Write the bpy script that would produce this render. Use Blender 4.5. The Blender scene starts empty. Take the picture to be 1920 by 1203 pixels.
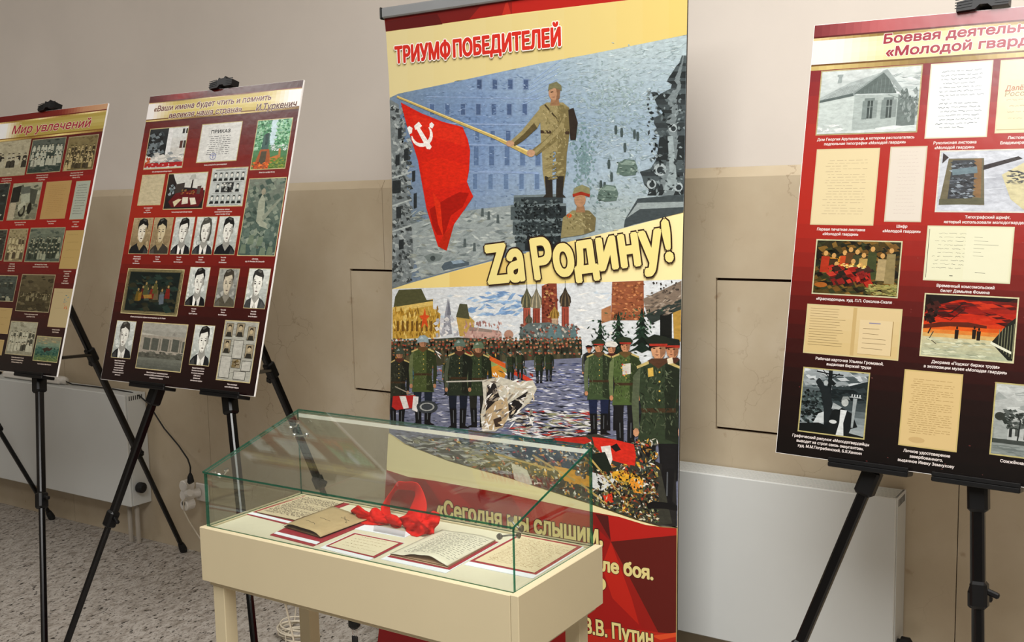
import bpy, math, random
import numpy as np
from mathutils import Vector, Matrix, noise
sc = bpy.context.scene
COL = sc.collection
# ---------------------------------------------------------------- camera
F, YAW, PITCH, ROLL, CH = 1967.08, 0.584405, 0.114862, -0.02108, 1.529041
def _axes():
    cy, sy, cp, sp, cr, sr = math.cos(YAW), math.sin(YAW), math.cos(PITCH), math.sin(PITCH), math.cos(ROLL), math.sin(ROLL)
    f = Vector((-sy*cp, cy*cp, -sp)); r = Vector((cy, sy, 0)); u = r.cross(f)
    return cr*r + sr*u, -sr*r + cr*u, f
RX, UX, FX = _axes()
CAM = Vector((0, -3, CH))
cd = bpy.data.cameras.new('camera'); cam = bpy.data.objects.new('camera', cd); COL.objects.link(cam)
cd.sensor_width = 36; cd.lens = 36*F/1920; cd.clip_start = .05
cam.matrix_world = Matrix(((RX.x, UX.x, -FX.x, CAM.x), (RX.y, UX.y, -FX.y, CAM.y), (RX.z, UX.z, -FX.z, CAM.z), (0, 0, 0, 1)))
sc.camera = cam
sc.view_settings.view_transform = 'Standard'; sc.view_settings.look = 'None'
sc.view_settings.gamma = 1; sc.view_settings.use_curve_mapping = False
sc.view_settings.exposure = 0.0
sc.cycles.use_denoising = True
# ---------------------------------------------------------------- world, bounced flash and added fill
w = bpy.data.worlds.new('world'); sc.world = w; w.use_nodes = True
w.node_tree.nodes['Background'].inputs[0].default_value = (.55, .6, .7, 1)
w.node_tree.nodes['Background'].inputs[1].default_value = .3
CEIL = 3.7
def added_area_light(name, x, y, sx, sy, power, color, spread=180):
    l = bpy.data.lights.new(name, 'AREA'); l.shape = 'RECTANGLE'; l.size = sx; l.size_y = sy
    l.energy = power; l.color = color; l.spread = math.radians(spread)
    o = bpy.data.objects.new(name, l); COL.objects.link(o); o.location = (x, y, CEIL-.03)
    return o
added_area_light('added_area_light', -.15, -3.05, 1.9, 3.3, 300, (1, .985, .96))  # area light standing in for flash bounced off the ceiling
added_area_light('added_area_light', -5.2, -2.3, .9, .9, 29, (1, .985, .96))  # unseen fill, added to brighten the left end of the wall
# ---------------------------------------------------------------- helpers
def ray(x, y): return FX + (x-960)/F*RX - (y-601.5)/F*UX
def at_y(x, y, Y): d = ray(x, y); return CAM + d*((Y-CAM.y)/d.y)
def at_z(x, y, Z): d = ray(x, y); return CAM + d*((Z-CAM.z)/d.z)
def lin(c):
    c = c/255
    return c/12.92 if c <= .04045 else ((c+.055)/1.055)**2.4
def hexc(h): return tuple(int(h[i:i+2], 16) for i in (0, 2, 4))
ORG = {}
def tag(o, label=None, cat=None, group=None, kind=None):
    if label: o['label'] = label
    if cat: o['category'] = cat
    if group: o['group'] = group
    if kind: o['kind'] = kind
    return o
def empty(name, loc, label, cat, group=None):
    o = bpy.data.objects.new(name, None); COL.objects.link(o); o.location = loc; o.empty_display_size = .05
    ORG[o] = Vector(loc); return tag(o, label, cat, group)
def link(name, verts, faces, mat, parent=None, smooth=False, origin=None, label=None, kind=None, cols=None, slots=None):
    V = [Vector(v) for v in verts]
    lo = Vector([min(v[i] for v in V) for i in range(3)]); hi = Vector([max(v[i] for v in V) for i in range(3)])
    org = Vector(origin) if origin is not None else (lo+hi)/2
    me = bpy.data.meshes.new(name); me.from_pydata([v-org for v in V], [], faces)
    for m in (mat if isinstance(mat, (list, tuple)) else [mat]): me.materials.append(m)
    if slots: me.polygons.foreach_set('material_index', slots)
    if smooth: me.polygons.foreach_set('use_smooth', [True]*len(me.polygons))
    if cols is not None:
        at = me.color_attributes.new('Print', 'FLOAT_COLOR', 'CORNER')
        buf = []
        for p in me.polygons: buf += list(cols[p.index])*p.loop_total
        at.data.foreach_set('color', buf)
    me.update()
    o = bpy.data.objects.new(name, me); COL.objects.link(o); ORG[o] = org
    if parent: o.parent = parent; o.location = org-ORG[parent]
    else: o.location = org
    if label: o['label'] = label
    if kind: o['kind'] = kind
    return o
class MB:
    """collects shapes into one mesh"""
    def __init__(s): s.v = []; s.f = []; s.m = []
    def add(s, v, f, m=0):
        b = len(s.v); s.v += [Vector(x) for x in v]; s.f += [tuple(i+b for i in q) for q in f]; s.m += [m]*len(f); return s
    def box(s, lo, hi, M=None, bev=0, m=0):
        x0, y0, z0 = lo; x1, y1, z1 = hi
        if bev:
            b = min(bev, (x1-x0)/2.01, (y1-y0)/2.01, (z1-z0)/2.01); bm_v = []; 
            import itertools
            idx = {}
            for i, j, k in itertools.product((0, 1), repeat=3):
                X = (x0, x1)[i]; Y = (y0, y1)[j]; Z = (z0, z1)[k]; sx = b if i == 0 else -b; sy = b if j == 0 else -b; sz = b if k == 0 else -b
                idx[(i, j, k, 0)] = len(bm_v); bm_v.append((X, Y+sy, Z+sz))
                idx[(i, j, k, 1)] = len(bm_v); bm_v.append((X+sx, Y, Z+sz))
                idx[(i, j, k, 2)] = len(bm_v); bm_v.append((X+sx, Y+sy, Z))
            fs = []
            for i in (0, 1):
                q = [idx[(i, j, k, 0)] for j, k in ((0, 0), (1, 0), (1, 1), (0, 1))]; fs.append(q if i else q[::-1])
                q = [idx[(j, i, k, 1)] for j, k in ((0, 0), (1, 0), (1, 1), (0, 1))]; fs.append(q[::-1] if i else q)
                q = [idx[(j, k, i, 2)] for j, k in ((0, 0), (1, 0), (1, 1), (0, 1))]; fs.append(q if i else q[::-1])
            for a in (0, 1):
                for c in (0, 1):
                    fs.append([idx[(a, c, 0, 0)], idx[(a, c, 0, 1)], idx[(a, c, 1, 1)], idx[(a, c, 1, 0)]])
                    fs.append([idx[(a, 0, c, 0)], idx[(a, 0, c, 2)], idx[(a, 1, c, 2)], idx[(a, 1, c, 0)]])
                    fs.append([idx[(0, a, c, 1)], idx[(0, a, c, 2)], idx[(1, a, c, 2)], idx[(1, a, c, 1)]])
            for i, j, k in itertools.product((0, 1), repeat=3): fs.append([idx[(i, j, k, n)] for n in range(3)])
            v = bm_v; f = fs
        else:
            v = [(x, y, z) for x in (x0, x1) for y in (y0, y1) for z in (z0, z1)]
            f = [(0, 1, 3, 2), (4, 6, 7, 5), (0, 4, 5, 1), (2, 3, 7, 6), (0, 2, 6, 4), (1, 5, 7, 3)]
        if M is not None: v = [M @ Vector(p) for p in v]
        return s.add(v, f, m)
    def bar(s, a, b, wx, wy, side=None, bev=.002, m=0):
        """rectangular bar from a to b"""
        a = Vector(a); b = Vector(b); d = b-a; L = d.length; z = d.normalized()
        x = (Vector(side) if side is not None else Vector((1, 0, 0))); x = (x-z*x.dot(z)).normalized(); y = z.cross(x)
        M = Matrix(((x.x, y.x, z.x, a.x), (x.y, y.y, z.y, a.y), (x.z, y.z, z.z, a.z), (0, 0, 0, 1)))
        return s.box((-wx/2, -wy/2, 0), (wx/2, wy/2, L), M, bev, m)
    def tube(s, pts, r, n=8, cap=True, m=0):
        pts = [Vector(p) for p in pts]; vs = []; fs = []; prev = None
        rr = r if isinstance(r, (list, tuple)) else [r]*len(pts)
        for i, p in enumerate(pts):
            d = (pts[min(i+1, len(pts)-1)]-pts[max(i-1, 0)]).normalized()
            x = prev if prev is not None else (Vector((0, 0, 1)) if abs(d.z) < .9 else Vector((1, 0, 0)))
            x = (x-d*x.dot(d)).normalized(); y = d.cross(x); prev = x
            for k in range(n):
                t = 2*math.pi*k/n; vs.append(p+rr[i]*(math.cos(t)*x+math.sin(t)*y))
        for i in range(len(pts)-1):
            for k in range(n): fs.append((i*n+k, i*n+(k+1) % n, (i+1)*n+(k+1) % n, (i+1)*n+k))
        if cap: fs.append(tuple(range(n))[::-1]); fs.append(tuple(range((len(pts)-1)*n, len(pts)*n)))
        return s.add(vs, fs, m)
    def build(s, name, mat, parent=None, **k):
        return link(name, s.v, s.f, mat, parent, slots=s.m if isinstance(mat, (list, tuple)) else None, **k)
# ---------------------------------------------------------------- materials
def mat(name, col=(200, 200, 200), rough=.5, metal=0, spec=.5, coat=0, bump=0, bscale=200, var=0, vscale=8):
    m = bpy.data.materials.new(name); m.use_nodes = True; N = m.node_tree.nodes; L = m.node_tree.links
    b = N['Principled BSDF']; c = tuple(lin(x) for x in col)+(1,)
    b.inputs['Base Color'].default_value = c; b.inputs['Roughness'].default_value = rough
    b.inputs['Metallic'].default_value = metal; b.inputs['Specular IOR Level'].default_value = spec
    b.inputs['Coat Weight'].default_value = coat; b.inputs['Coat Roughness'].default_value = .1
    tc = N.new('ShaderNodeTexCoord')
    if var:
        n = N.new('ShaderNodeTexNoise'); n.inputs['Scale'].default_value = vscale; n.inputs['Detail'].default_value = 4
        L.new(tc.outputs['Object'], n.inputs['Vector'])
        r = N.new('ShaderNodeMapRange'); r.inputs['From Min'].default_value = .3; r.inputs['From Max'].default_value = .7
        r.inputs['To Min'].default_value = 1-var; r.inputs['To Max'].default_value = 1+var*.5; L.new(n.outputs['Fac'], r.inputs['Value'])
        mx = N.new('ShaderNodeMix'); mx.data_type = 'RGBA'; mx.blend_type = 'MULTIPLY'; mx.inputs[0].default_value = 1
        mx.inputs[6].default_value = c; L.new(r.outputs[0], mx.inputs[7]); L.new(mx.outputs[2], b.inputs['Base Color'])
    if bump:
        n = N.new('ShaderNodeTexNoise'); n.inputs['Scale'].default_value = bscale; n.inputs['Detail'].default_value = 3
        L.new(tc.outputs['Object'], n.inputs['Vector'])
        bu = N.new('ShaderNodeBump'); bu.inputs['Strength'].default_value = bump; bu.inputs['Distance'].default_value = .002
        L.new(n.outputs['Fac'], bu.inputs['Height']); L.new(bu.outputs[0], b.inputs['Normal'])
    return m
def print_mat(name, rough, spec, bump=0, bscale=30, dist=.002, coat=0, mottle=0):
    m = mat(name, (255, 255, 255), rough, 0, spec, coat, 0); N = m.node_tree.nodes; L = m.node_tree.links
    a = N.new('ShaderNodeVertexColor'); a.layer_name = 'Print'; L.new(a.outputs[0], N['Principled BSDF'].inputs['Base Color'])
    if mottle:   # painterly grain of the printed picture
        g = N.new('ShaderNodeNewGeometry'); mp = N.new('ShaderNodeMapping'); mp.inputs['Scale'].default_value = (1, 1, 2.2); L.new(g.outputs['Position'], mp.inputs[0])
        n = N.new('ShaderNodeTexNoise'); n.inputs['Scale'].default_value = 60; n.inputs['Detail'].default_value = 5; n.inputs['Roughness'].default_value = .7; L.new(mp.outputs[0], n.inputs['Vector'])
        r = N.new('ShaderNodeMapRange'); r.inputs['From Min'].default_value = .3; r.inputs['From Max'].default_value = .7; r.inputs['To Min'].default_value = 1-mottle; r.inputs['To Max'].default_value = 1+mottle; L.new(n.outputs['Fac'], r.inputs['Value'])
        mx = N.new('ShaderNodeMix'); mx.data_type = 'RGBA'; mx.blend_type = 'MULTIPLY'; mx.inputs[0].default_value = 1; mx.clamp_result = True
        L.new(a.outputs[0], mx.inputs[6]); L.new(r.outputs[0], mx.inputs[7]); L.new(mx.outputs[2], N['Principled BSDF'].inputs['Base Color'])
    if bump:
        g = N.new('ShaderNodeNewGeometry'); n = N.new('ShaderNodeTexNoise'); n.inputs['Scale'].default_value = bscale; n.inputs['Detail'].default_value = 2
        L.new(g.outputs['Position'], n.inputs['Vector'])
        bu = N.new('ShaderNodeBump'); bu.inputs['Strength'].default_value = bump; bu.inputs['Distance'].default_value = dist
        L.new(n.outputs['Fac'], bu.inputs['Height']); L.new(bu.outputs[0], N['Principled BSDF'].inputs['Normal'])
        if coat: L.new(bu.outputs[0], N['Principled BSDF'].inputs['Coat Normal'])
    return m
def ramp(N, stops):
    r = N.new('ShaderNodeValToRGB'); e = r.color_ramp.elements
    while len(e) > 1: e.remove(e[0])
    e[0].position = stops[0][0]; e[0].color = tuple(lin(x) for x in stops[0][1])+(1,)
    for p, c in stops[1:]:
        q = e.new(p); q.color = tuple(lin(x) for x in c)+(1,)
    return r
def stone_mat():
    m = mat('polished_beige_stone', rough=.33, spec=.4); N = m.node_tree.nodes; L = m.node_tree.links; b = N['Principled BSDF']
    g = N.new('ShaderNodeNewGeometry')
    n = N.new('ShaderNodeTexNoise'); n.inputs['Scale'].default_value = 2.2; n.inputs['Detail'].default_value = 6; n.inputs['Roughness'].default_value = .6
    L.new(g.outputs['Position'], n.inputs['Vector'])
    r = ramp(N, [(.3, (180, 163, 137)), (.5, (191, 176, 150)), (.62, (198, 184, 160)), (.75, (187, 167, 137))]); L.new(n.outputs['Fac'], r.inputs[0])
    # hairline veins: cell borders of a warped voronoi, masked into sparse patches
    wn = N.new('ShaderNodeTexNoise'); wn.inputs['Scale'].default_value = 7; wn.inputs['Detail'].default_value = 5; L.new(g.outputs['Position'], wn.inputs['Vector'])
    ma = N.new('ShaderNodeVectorMath'); ma.operation = 'SCALE'; ma.inputs['Scale'].default_value = .22; L.new(wn.outputs['Color'], ma.inputs[0])
    ad = N.new('ShaderNodeVectorMath'); ad.operation = 'ADD'; L.new(g.outputs['Position'], ad.inputs[0]); L.new(ma.outputs[0], ad.inputs[1])
    v = N.new('ShaderNodeTexVoronoi'); v.feature = 'DISTANCE_TO_EDGE'; v.inputs['Scale'].default_value = 4.3; L.new(ad.outputs[0], v.inputs['Vector'])
    vr = N.new('ShaderNodeMapRange'); vr.inputs['From Min'].default_value = 0; vr.inputs['From Max'].default_value = .009
    vr.inputs['To Min'].default_value = 1; vr.inputs['To Max'].default_value = 0; L.new(v.outputs['Distance'], vr.inputs['Value'])
    mk = N.new('ShaderNodeTexNoise'); mk.inputs['Scale'].default_value = 1.7; mk.inputs['Detail'].default_value = 3
    of = N.new('ShaderNodeVectorMath'); of.operation = 'ADD'; of.inputs[1].default_value = (3.7, 1, 8.2); L.new(g.outputs['Position'], of.inputs[0]); L.new(of.outputs[0], mk.inputs['Vector'])
    mr = N.new('ShaderNodeMapRange'); mr.inputs['From Min'].default_value = .52; mr.inputs['From Max'].default_value = .64; L.new(mk.outputs['Fac'], mr.inputs['Value'])
    mm = N.new('ShaderNodeMath'); mm.operation = 'MULTIPLY'; L.new(vr.outputs[0], mm.inputs[0]); L.new(mr.outputs[0], mm.inputs[1])
    m2 = N.new('ShaderNodeMath'); m2.operation = 'MULTIPLY'; m2.inputs[1].default_value = .4; L.new(mm.outputs[0], m2.inputs[0])
    mx = N.new('ShaderNodeMix'); mx.data_type = 'RGBA'; L.new(m2.outputs[0], mx.inputs[0]); L.new(r.outputs[0], mx.inputs[6]); mx.inputs[7].default_value = (lin(110), lin(80), lin(52), 1)
    # small darker flecks
    fn = N.new('ShaderNodeTexNoise'); fn.inputs['Scale'].default_value = 16; fn.inputs['Detail'].default_value = 3; L.new(g.outputs['Position'], fn.inputs['Vector'])
    fr = N.new('ShaderNodeMapRange'); fr.inputs['From Min'].default_value = .68; fr.inputs['From Max'].default_value = .76; fr.inputs['To Max'].default_value = .45; L.new(fn.outputs['Fac'], fr.inputs['Value'])
    my = N.new('ShaderNodeMix'); my.data_type = 'RGBA'; L.new(fr.outputs[0], my.inputs[0]); L.new(mx.outputs[2], my.inputs[6]); my.inputs[7].default_value = (lin(140), lin(104), lin(70), 1)
    L.new(my.outputs[2], b.inputs['Base Color'])
    return m
def floor_mat():
    m = mat('speckled_stone_floor', rough=.45, spec=.3); N = m.node_tree.nodes; L = m.node_tree.links; b = N['Principled BSDF']
    g = N.new('ShaderNodeNewGeometry')
    mp = N.new('ShaderNodeMapping'); mp.inputs['Rotation'].default_value = (0, 0, .5); mp.inputs['Scale'].default_value = (1.6, .85, 1); L.new(g.outputs['Position'], mp.inputs[0])
    def nz(scale, det, rough=.5, src=mp):
        n = N.new('ShaderNodeTexNoise'); n.inputs['Scale'].default_value = scale; n.inputs['Detail'].default_value = det; n.inputs['Roughness'].default_value = rough; L.new(src.outputs[0], n.inputs['Vector']); return n
    base = ramp(N, [(.3, (128, 120, 110)), (.45, (160, 153, 144)), (.6, (180, 174, 166)), (.72, (150, 141, 130))]); L.new(nz(20, 5, .6).outputs['Fac'], base.inputs[0])
    def layer(prev, noise_, lo, hi, col, amt):
        r = N.new('ShaderNodeMapRange'); r.inputs['From Min'].default_value = lo; r.inputs['From Max'].default_value = hi; r.inputs['To Min'].default_value = amt; r.inputs['To Max'].default_value = 0
        L.new(noise_.outputs['Fac'], r.inputs['Value']); mx = N.new('ShaderNodeMix'); mx.data_type = 'RGBA'; L.new(r.outputs[0], mx.inputs[0]); L.new(prev, mx.inputs[6]); mx.inputs[7].default_value = tuple(lin(x) for x in col)+(1,); return mx.outputs[2]
    c = layer(base.outputs[0], nz(75, 3, .6), .39, .46, (108, 98, 88), .65)
    c = layer(c, nz(42, 3, .55), .36, .39, (34, 28, 24), .95)
    c = layer(c, nz(9, 6, .75), .355, .385, (50, 41, 34), .85)
    L.new(c, b.inputs['Base Color'])
    return m
def glass_mat(name, tint, edge=False):
    m = bpy.data.materials.new(name); m.use_nodes = True; N = m.node_tree.nodes; L = m.node_tree.links
    N.remove(N['Principled BSDF']); out = N['Material Output']
    t = N.new('ShaderNodeBsdfTransparent'); t.inputs[0].default_value = tuple(lin(x) for x in tint)+(1,)
    g = N.new('ShaderNodeBsdfGlossy'); g.inputs['Roughness'].default_value = .02; g.inputs[0].default_value = (.95, 1, .98, 1)
    ge = N.new('ShaderNodeNewGeometry'); dt = N.new('ShaderNodeVectorMath'); dt.operation = 'DOT_PRODUCT'; L.new(ge.outputs['Incoming'], dt.inputs[0]); L.new(ge.outputs['Normal'], dt.inputs[1])
    def mth(op, x, y=0.0):
        n = N.new('ShaderNodeMath'); n.operation = op
        for i, q in enumerate((x, y)):
            if isinstance(q, (int, float)): n.inputs[i].default_value = q
            else: L.new(q, n.inputs[i])
        return n.outputs[0]
    sch = mth('ADD', mth('MULTIPLY', mth('POWER', mth('SUBTRACT', 1.0, mth('ABSOLUTE', dt.outputs['Value'])), 5.0), .95), .045)   # Schlick reflectance, the same from both sides
    ms = N.new('ShaderNodeMixShader'); L.new(sch, ms.inputs[0]); L.new(t.outputs[0], ms.inputs[1]); L.new(g.outputs[0], ms.inputs[2])
    if edge:
        d = N.new('ShaderNodeBsdfDiffuse'); d.inputs[0].default_value = (lin(20), lin(92), lin(74), 1)
        m2 = N.new('ShaderNodeMixShader'); m2.inputs[0].default_value = .5; L.new(ms.outputs[0], m2.inputs[1]); L.new(d.outputs[0], m2.inputs[2]); ms = m2
    L.new(ms.outputs[0], out.inputs[0]); return m
M = dict(
    stone=stone_mat(), floor=floor_mat(),
    plaster=mat('warm_plaster', (212, 203, 193), .85, var=.04, vscale=3, bump=.1, bscale=90),
    ceiling=mat('ceiling_paint', (235, 230, 222), .9, var=.02),
    gap=mat('dark_joint', (60, 34, 20), .9, var=.1),
    black=mat('black_painted_metal', (5, 5, 6), .22, spec=.4, var=.1, vscale=30),
    plastic=mat('black_plastic', (7, 7, 8), .4, spec=.3, var=.1, vscale=40),
    white_metal=mat('white_radiator_paint', (210, 212, 209), .4, var=.02, vscale=5),
    dark_slot=mat('dark_slot', (60, 58, 55), .8, var=.1),
    steel=mat('brushed_steel', (190, 188, 184), .25, metal=1, var=.1, vscale=60),
    pipe=mat('painted_pipe', (170, 162, 150), .35, var=.1),
    rail=mat('aluminium_rail', (176, 180, 184), .4, metal=.6, var=.05),
    board_edge=mat('white_foam_board', (235, 232, 228), .7, var=.03),
    cabinet=mat('cream_laminate', (189, 176, 144), .5, spec=.4, var=.02, vscale=6, bump=.04, bscale=300),
    deck=mat('cream_deck', (208, 200, 177), .6, var=.02, vscale=6),
    red_card=mat('red_card', (150, 28, 44), .6, var=.08, vscale=30),
    white_card=mat('white_card', (226, 228, 236), .6, var=.03, vscale=40),
    scarf=mat('red_cotton_cloth', (208, 22, 13), .8, spec=.2, bump=.25, bscale=900, var=.08, vscale=40),
    white_plastic=mat('white_plastic', (226, 222, 214), .35, var=.03, vscale=30),
    cable=mat('beige_cable', (205, 195, 175), .5, var=.05),
    brown_inside=mat('dark_paper_edge', (112, 84, 50), .8, var=.15, vscale=60),
    rubber=mat('black_rubber', (10, 10, 10), .7, var=.1),
    glass=glass_mat('display_glass', (249, 251, 249)), glass_edge=glass_mat('green_glass_edge', (120, 190, 165), True),
    acrylic=glass_mat('clear_acrylic', (240, 240, 240)),
    banner=print_mat('banner_print', .42, .35, .12, 6, .01),
    painting=print_mat('banner_picture_print', .42, .35, .12, 6, .01, 0, .24),
    photo_print=print_mat('photo_print', .24, .5, .22, 34, .0016, 0, .2),
    laminate=print_mat('glossy_board_print', .24, .5, .22, 34, .0016),
    paper=print_mat('printed_paper', .7, .3, .15, 60, .001),
)
# ---------------------------------------------------------------- flat print
class Plane:
    def __init__(s, O, U, V, k=1.0, clampx=None):
        s.O = Vector(O); s.U = Vector(U).normalized(); V = Vector(V); s.V = (V-s.U*V.dot(s.U)).normalized()
        s.N = s.V.cross(s.U).normalized()
        if s.N.dot(CAM-s.O) < 0: s.N = -s.N
        s.k = k; s.clampx = clampx
    def loc(s, x, y):
        d = ray(x, y); q = CAM + d*((s.O-CAM).dot(s.N)/d.dot(s.N)) - s.O
        return q.dot(s.U), q.dot(s.V)
    def at(s, a, b, n=0): return s.O+a*s.U+b*s.V+n*s.N
TXT = {}
def glyphs(text, off):
    """filled outlines of a line of lettering: constrained triangulation, kept by even-odd parity"""
    key = (text, off)
    if key not in TXT:
        from mathutils.geometry import delaunay_2d_cdt
        cu = bpy.data.curves.new('t', 'FONT'); cu.body = text; cu.resolution_u = 2 if len(text) < 24 else 1; cu.fill_mode = 'NONE'
        o = bpy.data.objects.new('t', cu); me = bpy.data.meshes.new_from_object(o)
        vs = [Vector((v.co.x, v.co.y)) for v in me.vertices]; es = [tuple(e.vertices) for e in me.edges]
        V, E, Fc, *_ = delaunay_2d_cdt(vs, es, [], 1, 1e-6)
        A = np.array([vs[e[0]][:] for e in es]); B = np.array([vs[e[1]][:] for e in es]); Vn = np.array([v[:] for v in V])
        T = np.array([f[:3] for f in Fc]); C = Vn[T].mean(1)
        y = C[:, 1][:, None]; cross = (A[:, 1][None] > y) != (B[:, 1][None] > y)
        dy = np.where(B[:, 1] == A[:, 1], 1e-9, B[:, 1]-A[:, 1])
        xi = A[:, 0][None]+(y-A[:, 1][None])*((B[:, 0]-A[:, 0])/dy)[None]
        keep = ((cross & (xi > C[:, 0][:, None])).sum(1) % 2) == 1
        TXT[key] = ([tuple(v) for v in Vn.tolist()], [tuple(int(i) for i in t) for t in T[keep]]); bpy.data.objects.remove(o); bpy.data.curves.remove(cu); bpy.data.meshes.remove(me)
    return TXT[key]
class Art:
    def __init__(s, plane, base=0.0, step=1.2e-5):
        s.p = plane; s.v = []; s.f = []; s.c = []; s.n = base; s.step = step
    def face(s, loc, c, lift=None, keep=False):
        if not keep: s.n += s.step
        n = s.n if lift is None else s.n+lift
        b = len(s.v); s.v += [s.p.at(x, y, n) for x, y in loc]; s.f.append(tuple(range(b, b+len(loc))))
        if isinstance(c, str): c = hexc(c)
        s.c.append(tuple(min(lin(max(0, min(255, q)))/s.p.k, .92) for q in c)+(1,))
    def _px(s, pts, sub=False):
        if isinstance(pts, str): pts = [tuple(float(q) for q in t.split(',')) for t in pts.split()]
        if s.p.clampx and sub:
            o = []
            for i, a in enumerate(pts):
                b = pts[(i+1) % len(pts)]; m = max(1, int(abs(b[1]-a[1])//40))
                for j in range(m): o.append((a[0]+(b[0]-a[0])*j/m, a[1]+(b[1]-a[1])*j/m))
            pts = o
        if s.p.clampx: pts = [s.p.clampx(*q) for q in pts]
        return [s.p.loc(*q) for q in pts]
    def poly(s, pts, c, **k): s.face(s._px(pts, True), c, **k)
    def line(s, pts, wd, c, **k):
        """polyline in photograph pixels, wd in pixels"""
        if isinstance(pts, str): pts = [tuple(float(q) for q in t.split(',')) for t in pts.split()]
        if not isinstance(wd, (list, tuple)): wd = [wd]*len(pts)
        L = []; Rr = []
        for i, p in enumerate(pts):
            a = pts[max(i-1, 0)]; b = pts[min(i+1, len(pts)-1)]; dx, dy = b[0]-a[0], b[1]-a[1]; l = math.hypot(dx, dy) or 1
            nx, ny = -dy/l*wd[i]/2, dx/l*wd[i]/2; L.append((p[0]+nx, p[1]+ny)); Rr.append((p[0]-nx, p[1]-ny))
        s.face(s._px(L+Rr[::-1]), c, **k)
    def ell(s, x, y, rx, ry, c, n=10, rot=0, **k):
        cr, sr = math.cos(rot), math.sin(rot)
        s.face(s._px([(x+rx*math.cos(t)*cr-ry*math.sin(t)*sr, y+rx*math.cos(t)*sr+ry*math.sin(t)*cr) for t in (2*math.pi*i/n for i in range(n))]), c, **k)
    def scatter(s, n, region, cols, sx, sy, rng, ang=0, jit=.3):
        """n brush marks; region(rng) -> px point or a box"""
        s.n += 2e-5
        for i in range(n):
            if callable(region): x, y = region(rng)
            else: x = rng.uniform(region[0], region[2]); y = rng.uniform(region[1], region[3])
            c = hexc(rng.choice(cols)) if not callable(cols) else cols(x, y, rng)
            a = ang+rng.gauss(0, jit); w_ = rng.uniform(*sx)/2; h = rng.uniform(*sy)/2
            ca, sa = math.cos(a), math.sin(a); d = rng.randint(-9, 9)
            q = [(x+u*w_*ca-v*h*sa, y+u*w_*sa+v*h*ca) for u, v in ((-1, -.4), (.1, -1), (1, .3), (-.2, 1))]
            s.face(s._px(q), (c[0]+d, c[1]+d, c[2]+d), lift=rng.random()*1.2e-5, keep=True)
        s.n += 2e-5
    def grid(s, x0, y0, x1, y1, nx, ny, fn, jit=0):
        """a patch of colour cells over a px box"""
        s.n += s.step
        for i in range(nx):
            for j in range(ny):
                a = x0+(x1-x0)*i/nx; b = x0+(x1-x0)*(i+1)/nx; c = y0+(y1-y0)*j/ny; d = y0+(y1-y0)*(j+1)/ny
                s.face(s._px([(a, c), (b, c), (b, d), (a, d)]), fn((a+b)/2, (c+d)/2), keep=True)
    def text(s, body, p0, p1, cap, c, bold=.02, outline=None, shear=0, up=None):
        """lettering whose baseline runs from p0 to p1, cap height in px"""
        a = Vector(s.p.loc(*p0)); b = Vector(s.p.loc(*p1)); e = Vector(s.p.loc(p0[0], p0[1]-cap)); h = (e-a).length
        s.textm(body, a, b, h, c, bold, outline, shear, up)
    def textm(s, body, a, b, h, c, bold=.02, outline=None, shear=0, up=None):
        vs, fs = glyphs(body, 0); x0 = min(v[0] for v in vs); x1 = max(v[0] for v in vs)
        ux = (b-a)/(x1-x0); n = Vector((b-a)).normalized(); uy = Vector((n.y, -n.x))*h/.73
        if up is not None: uy = Vector(up).normalized()*h/.73
        for off, col in ([(outline[1], outline[0])] if outline else [])+[(bold, c)]:
            s.n += 2e-5; col = hexc(col) if isinstance(col, str) else col; em = h/.73; nu = ux.normalized(); nv = uy.normalized()
            k = 1 if off <= .012 else (4 if off < .04 else 8)
            for q in range(k):
                t_ = 2*math.pi*(q+.5)/k; du = (nu*math.cos(t_)+nv*math.sin(t_))*em*off*(0 if k == 1 else 1); s.n += 4e-6
                base = len(s.v); s.v += [s.p.at(*(a+ux*(x-x0)+uy*y+ux*shear*y+du), s.n) for x, y in vs]
                s.f += [tuple(i+base for i in q_) for q_ in fs]
                s.c += [tuple(min(lin(z)/s.p.k, .92) for z in col)+(1,)]*len(fs)
    def centred(s, body, a, b, h, c, wscale=.9, bold=.02, shear=.12):
        vs, fs = glyphs(body, 0); W = (max(v[0] for v in vs)-min(v[0] for v in vs))*h/.73*wscale
        s.textm(body, Vector((a-W/2, b)), Vector((a+W/2, b)), h, c, bold, None, shear)
        return W
    def build(s, name, m, parent, **k): return link(name, s.v, s.f, m, parent, cols=s.c, **k)
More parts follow.
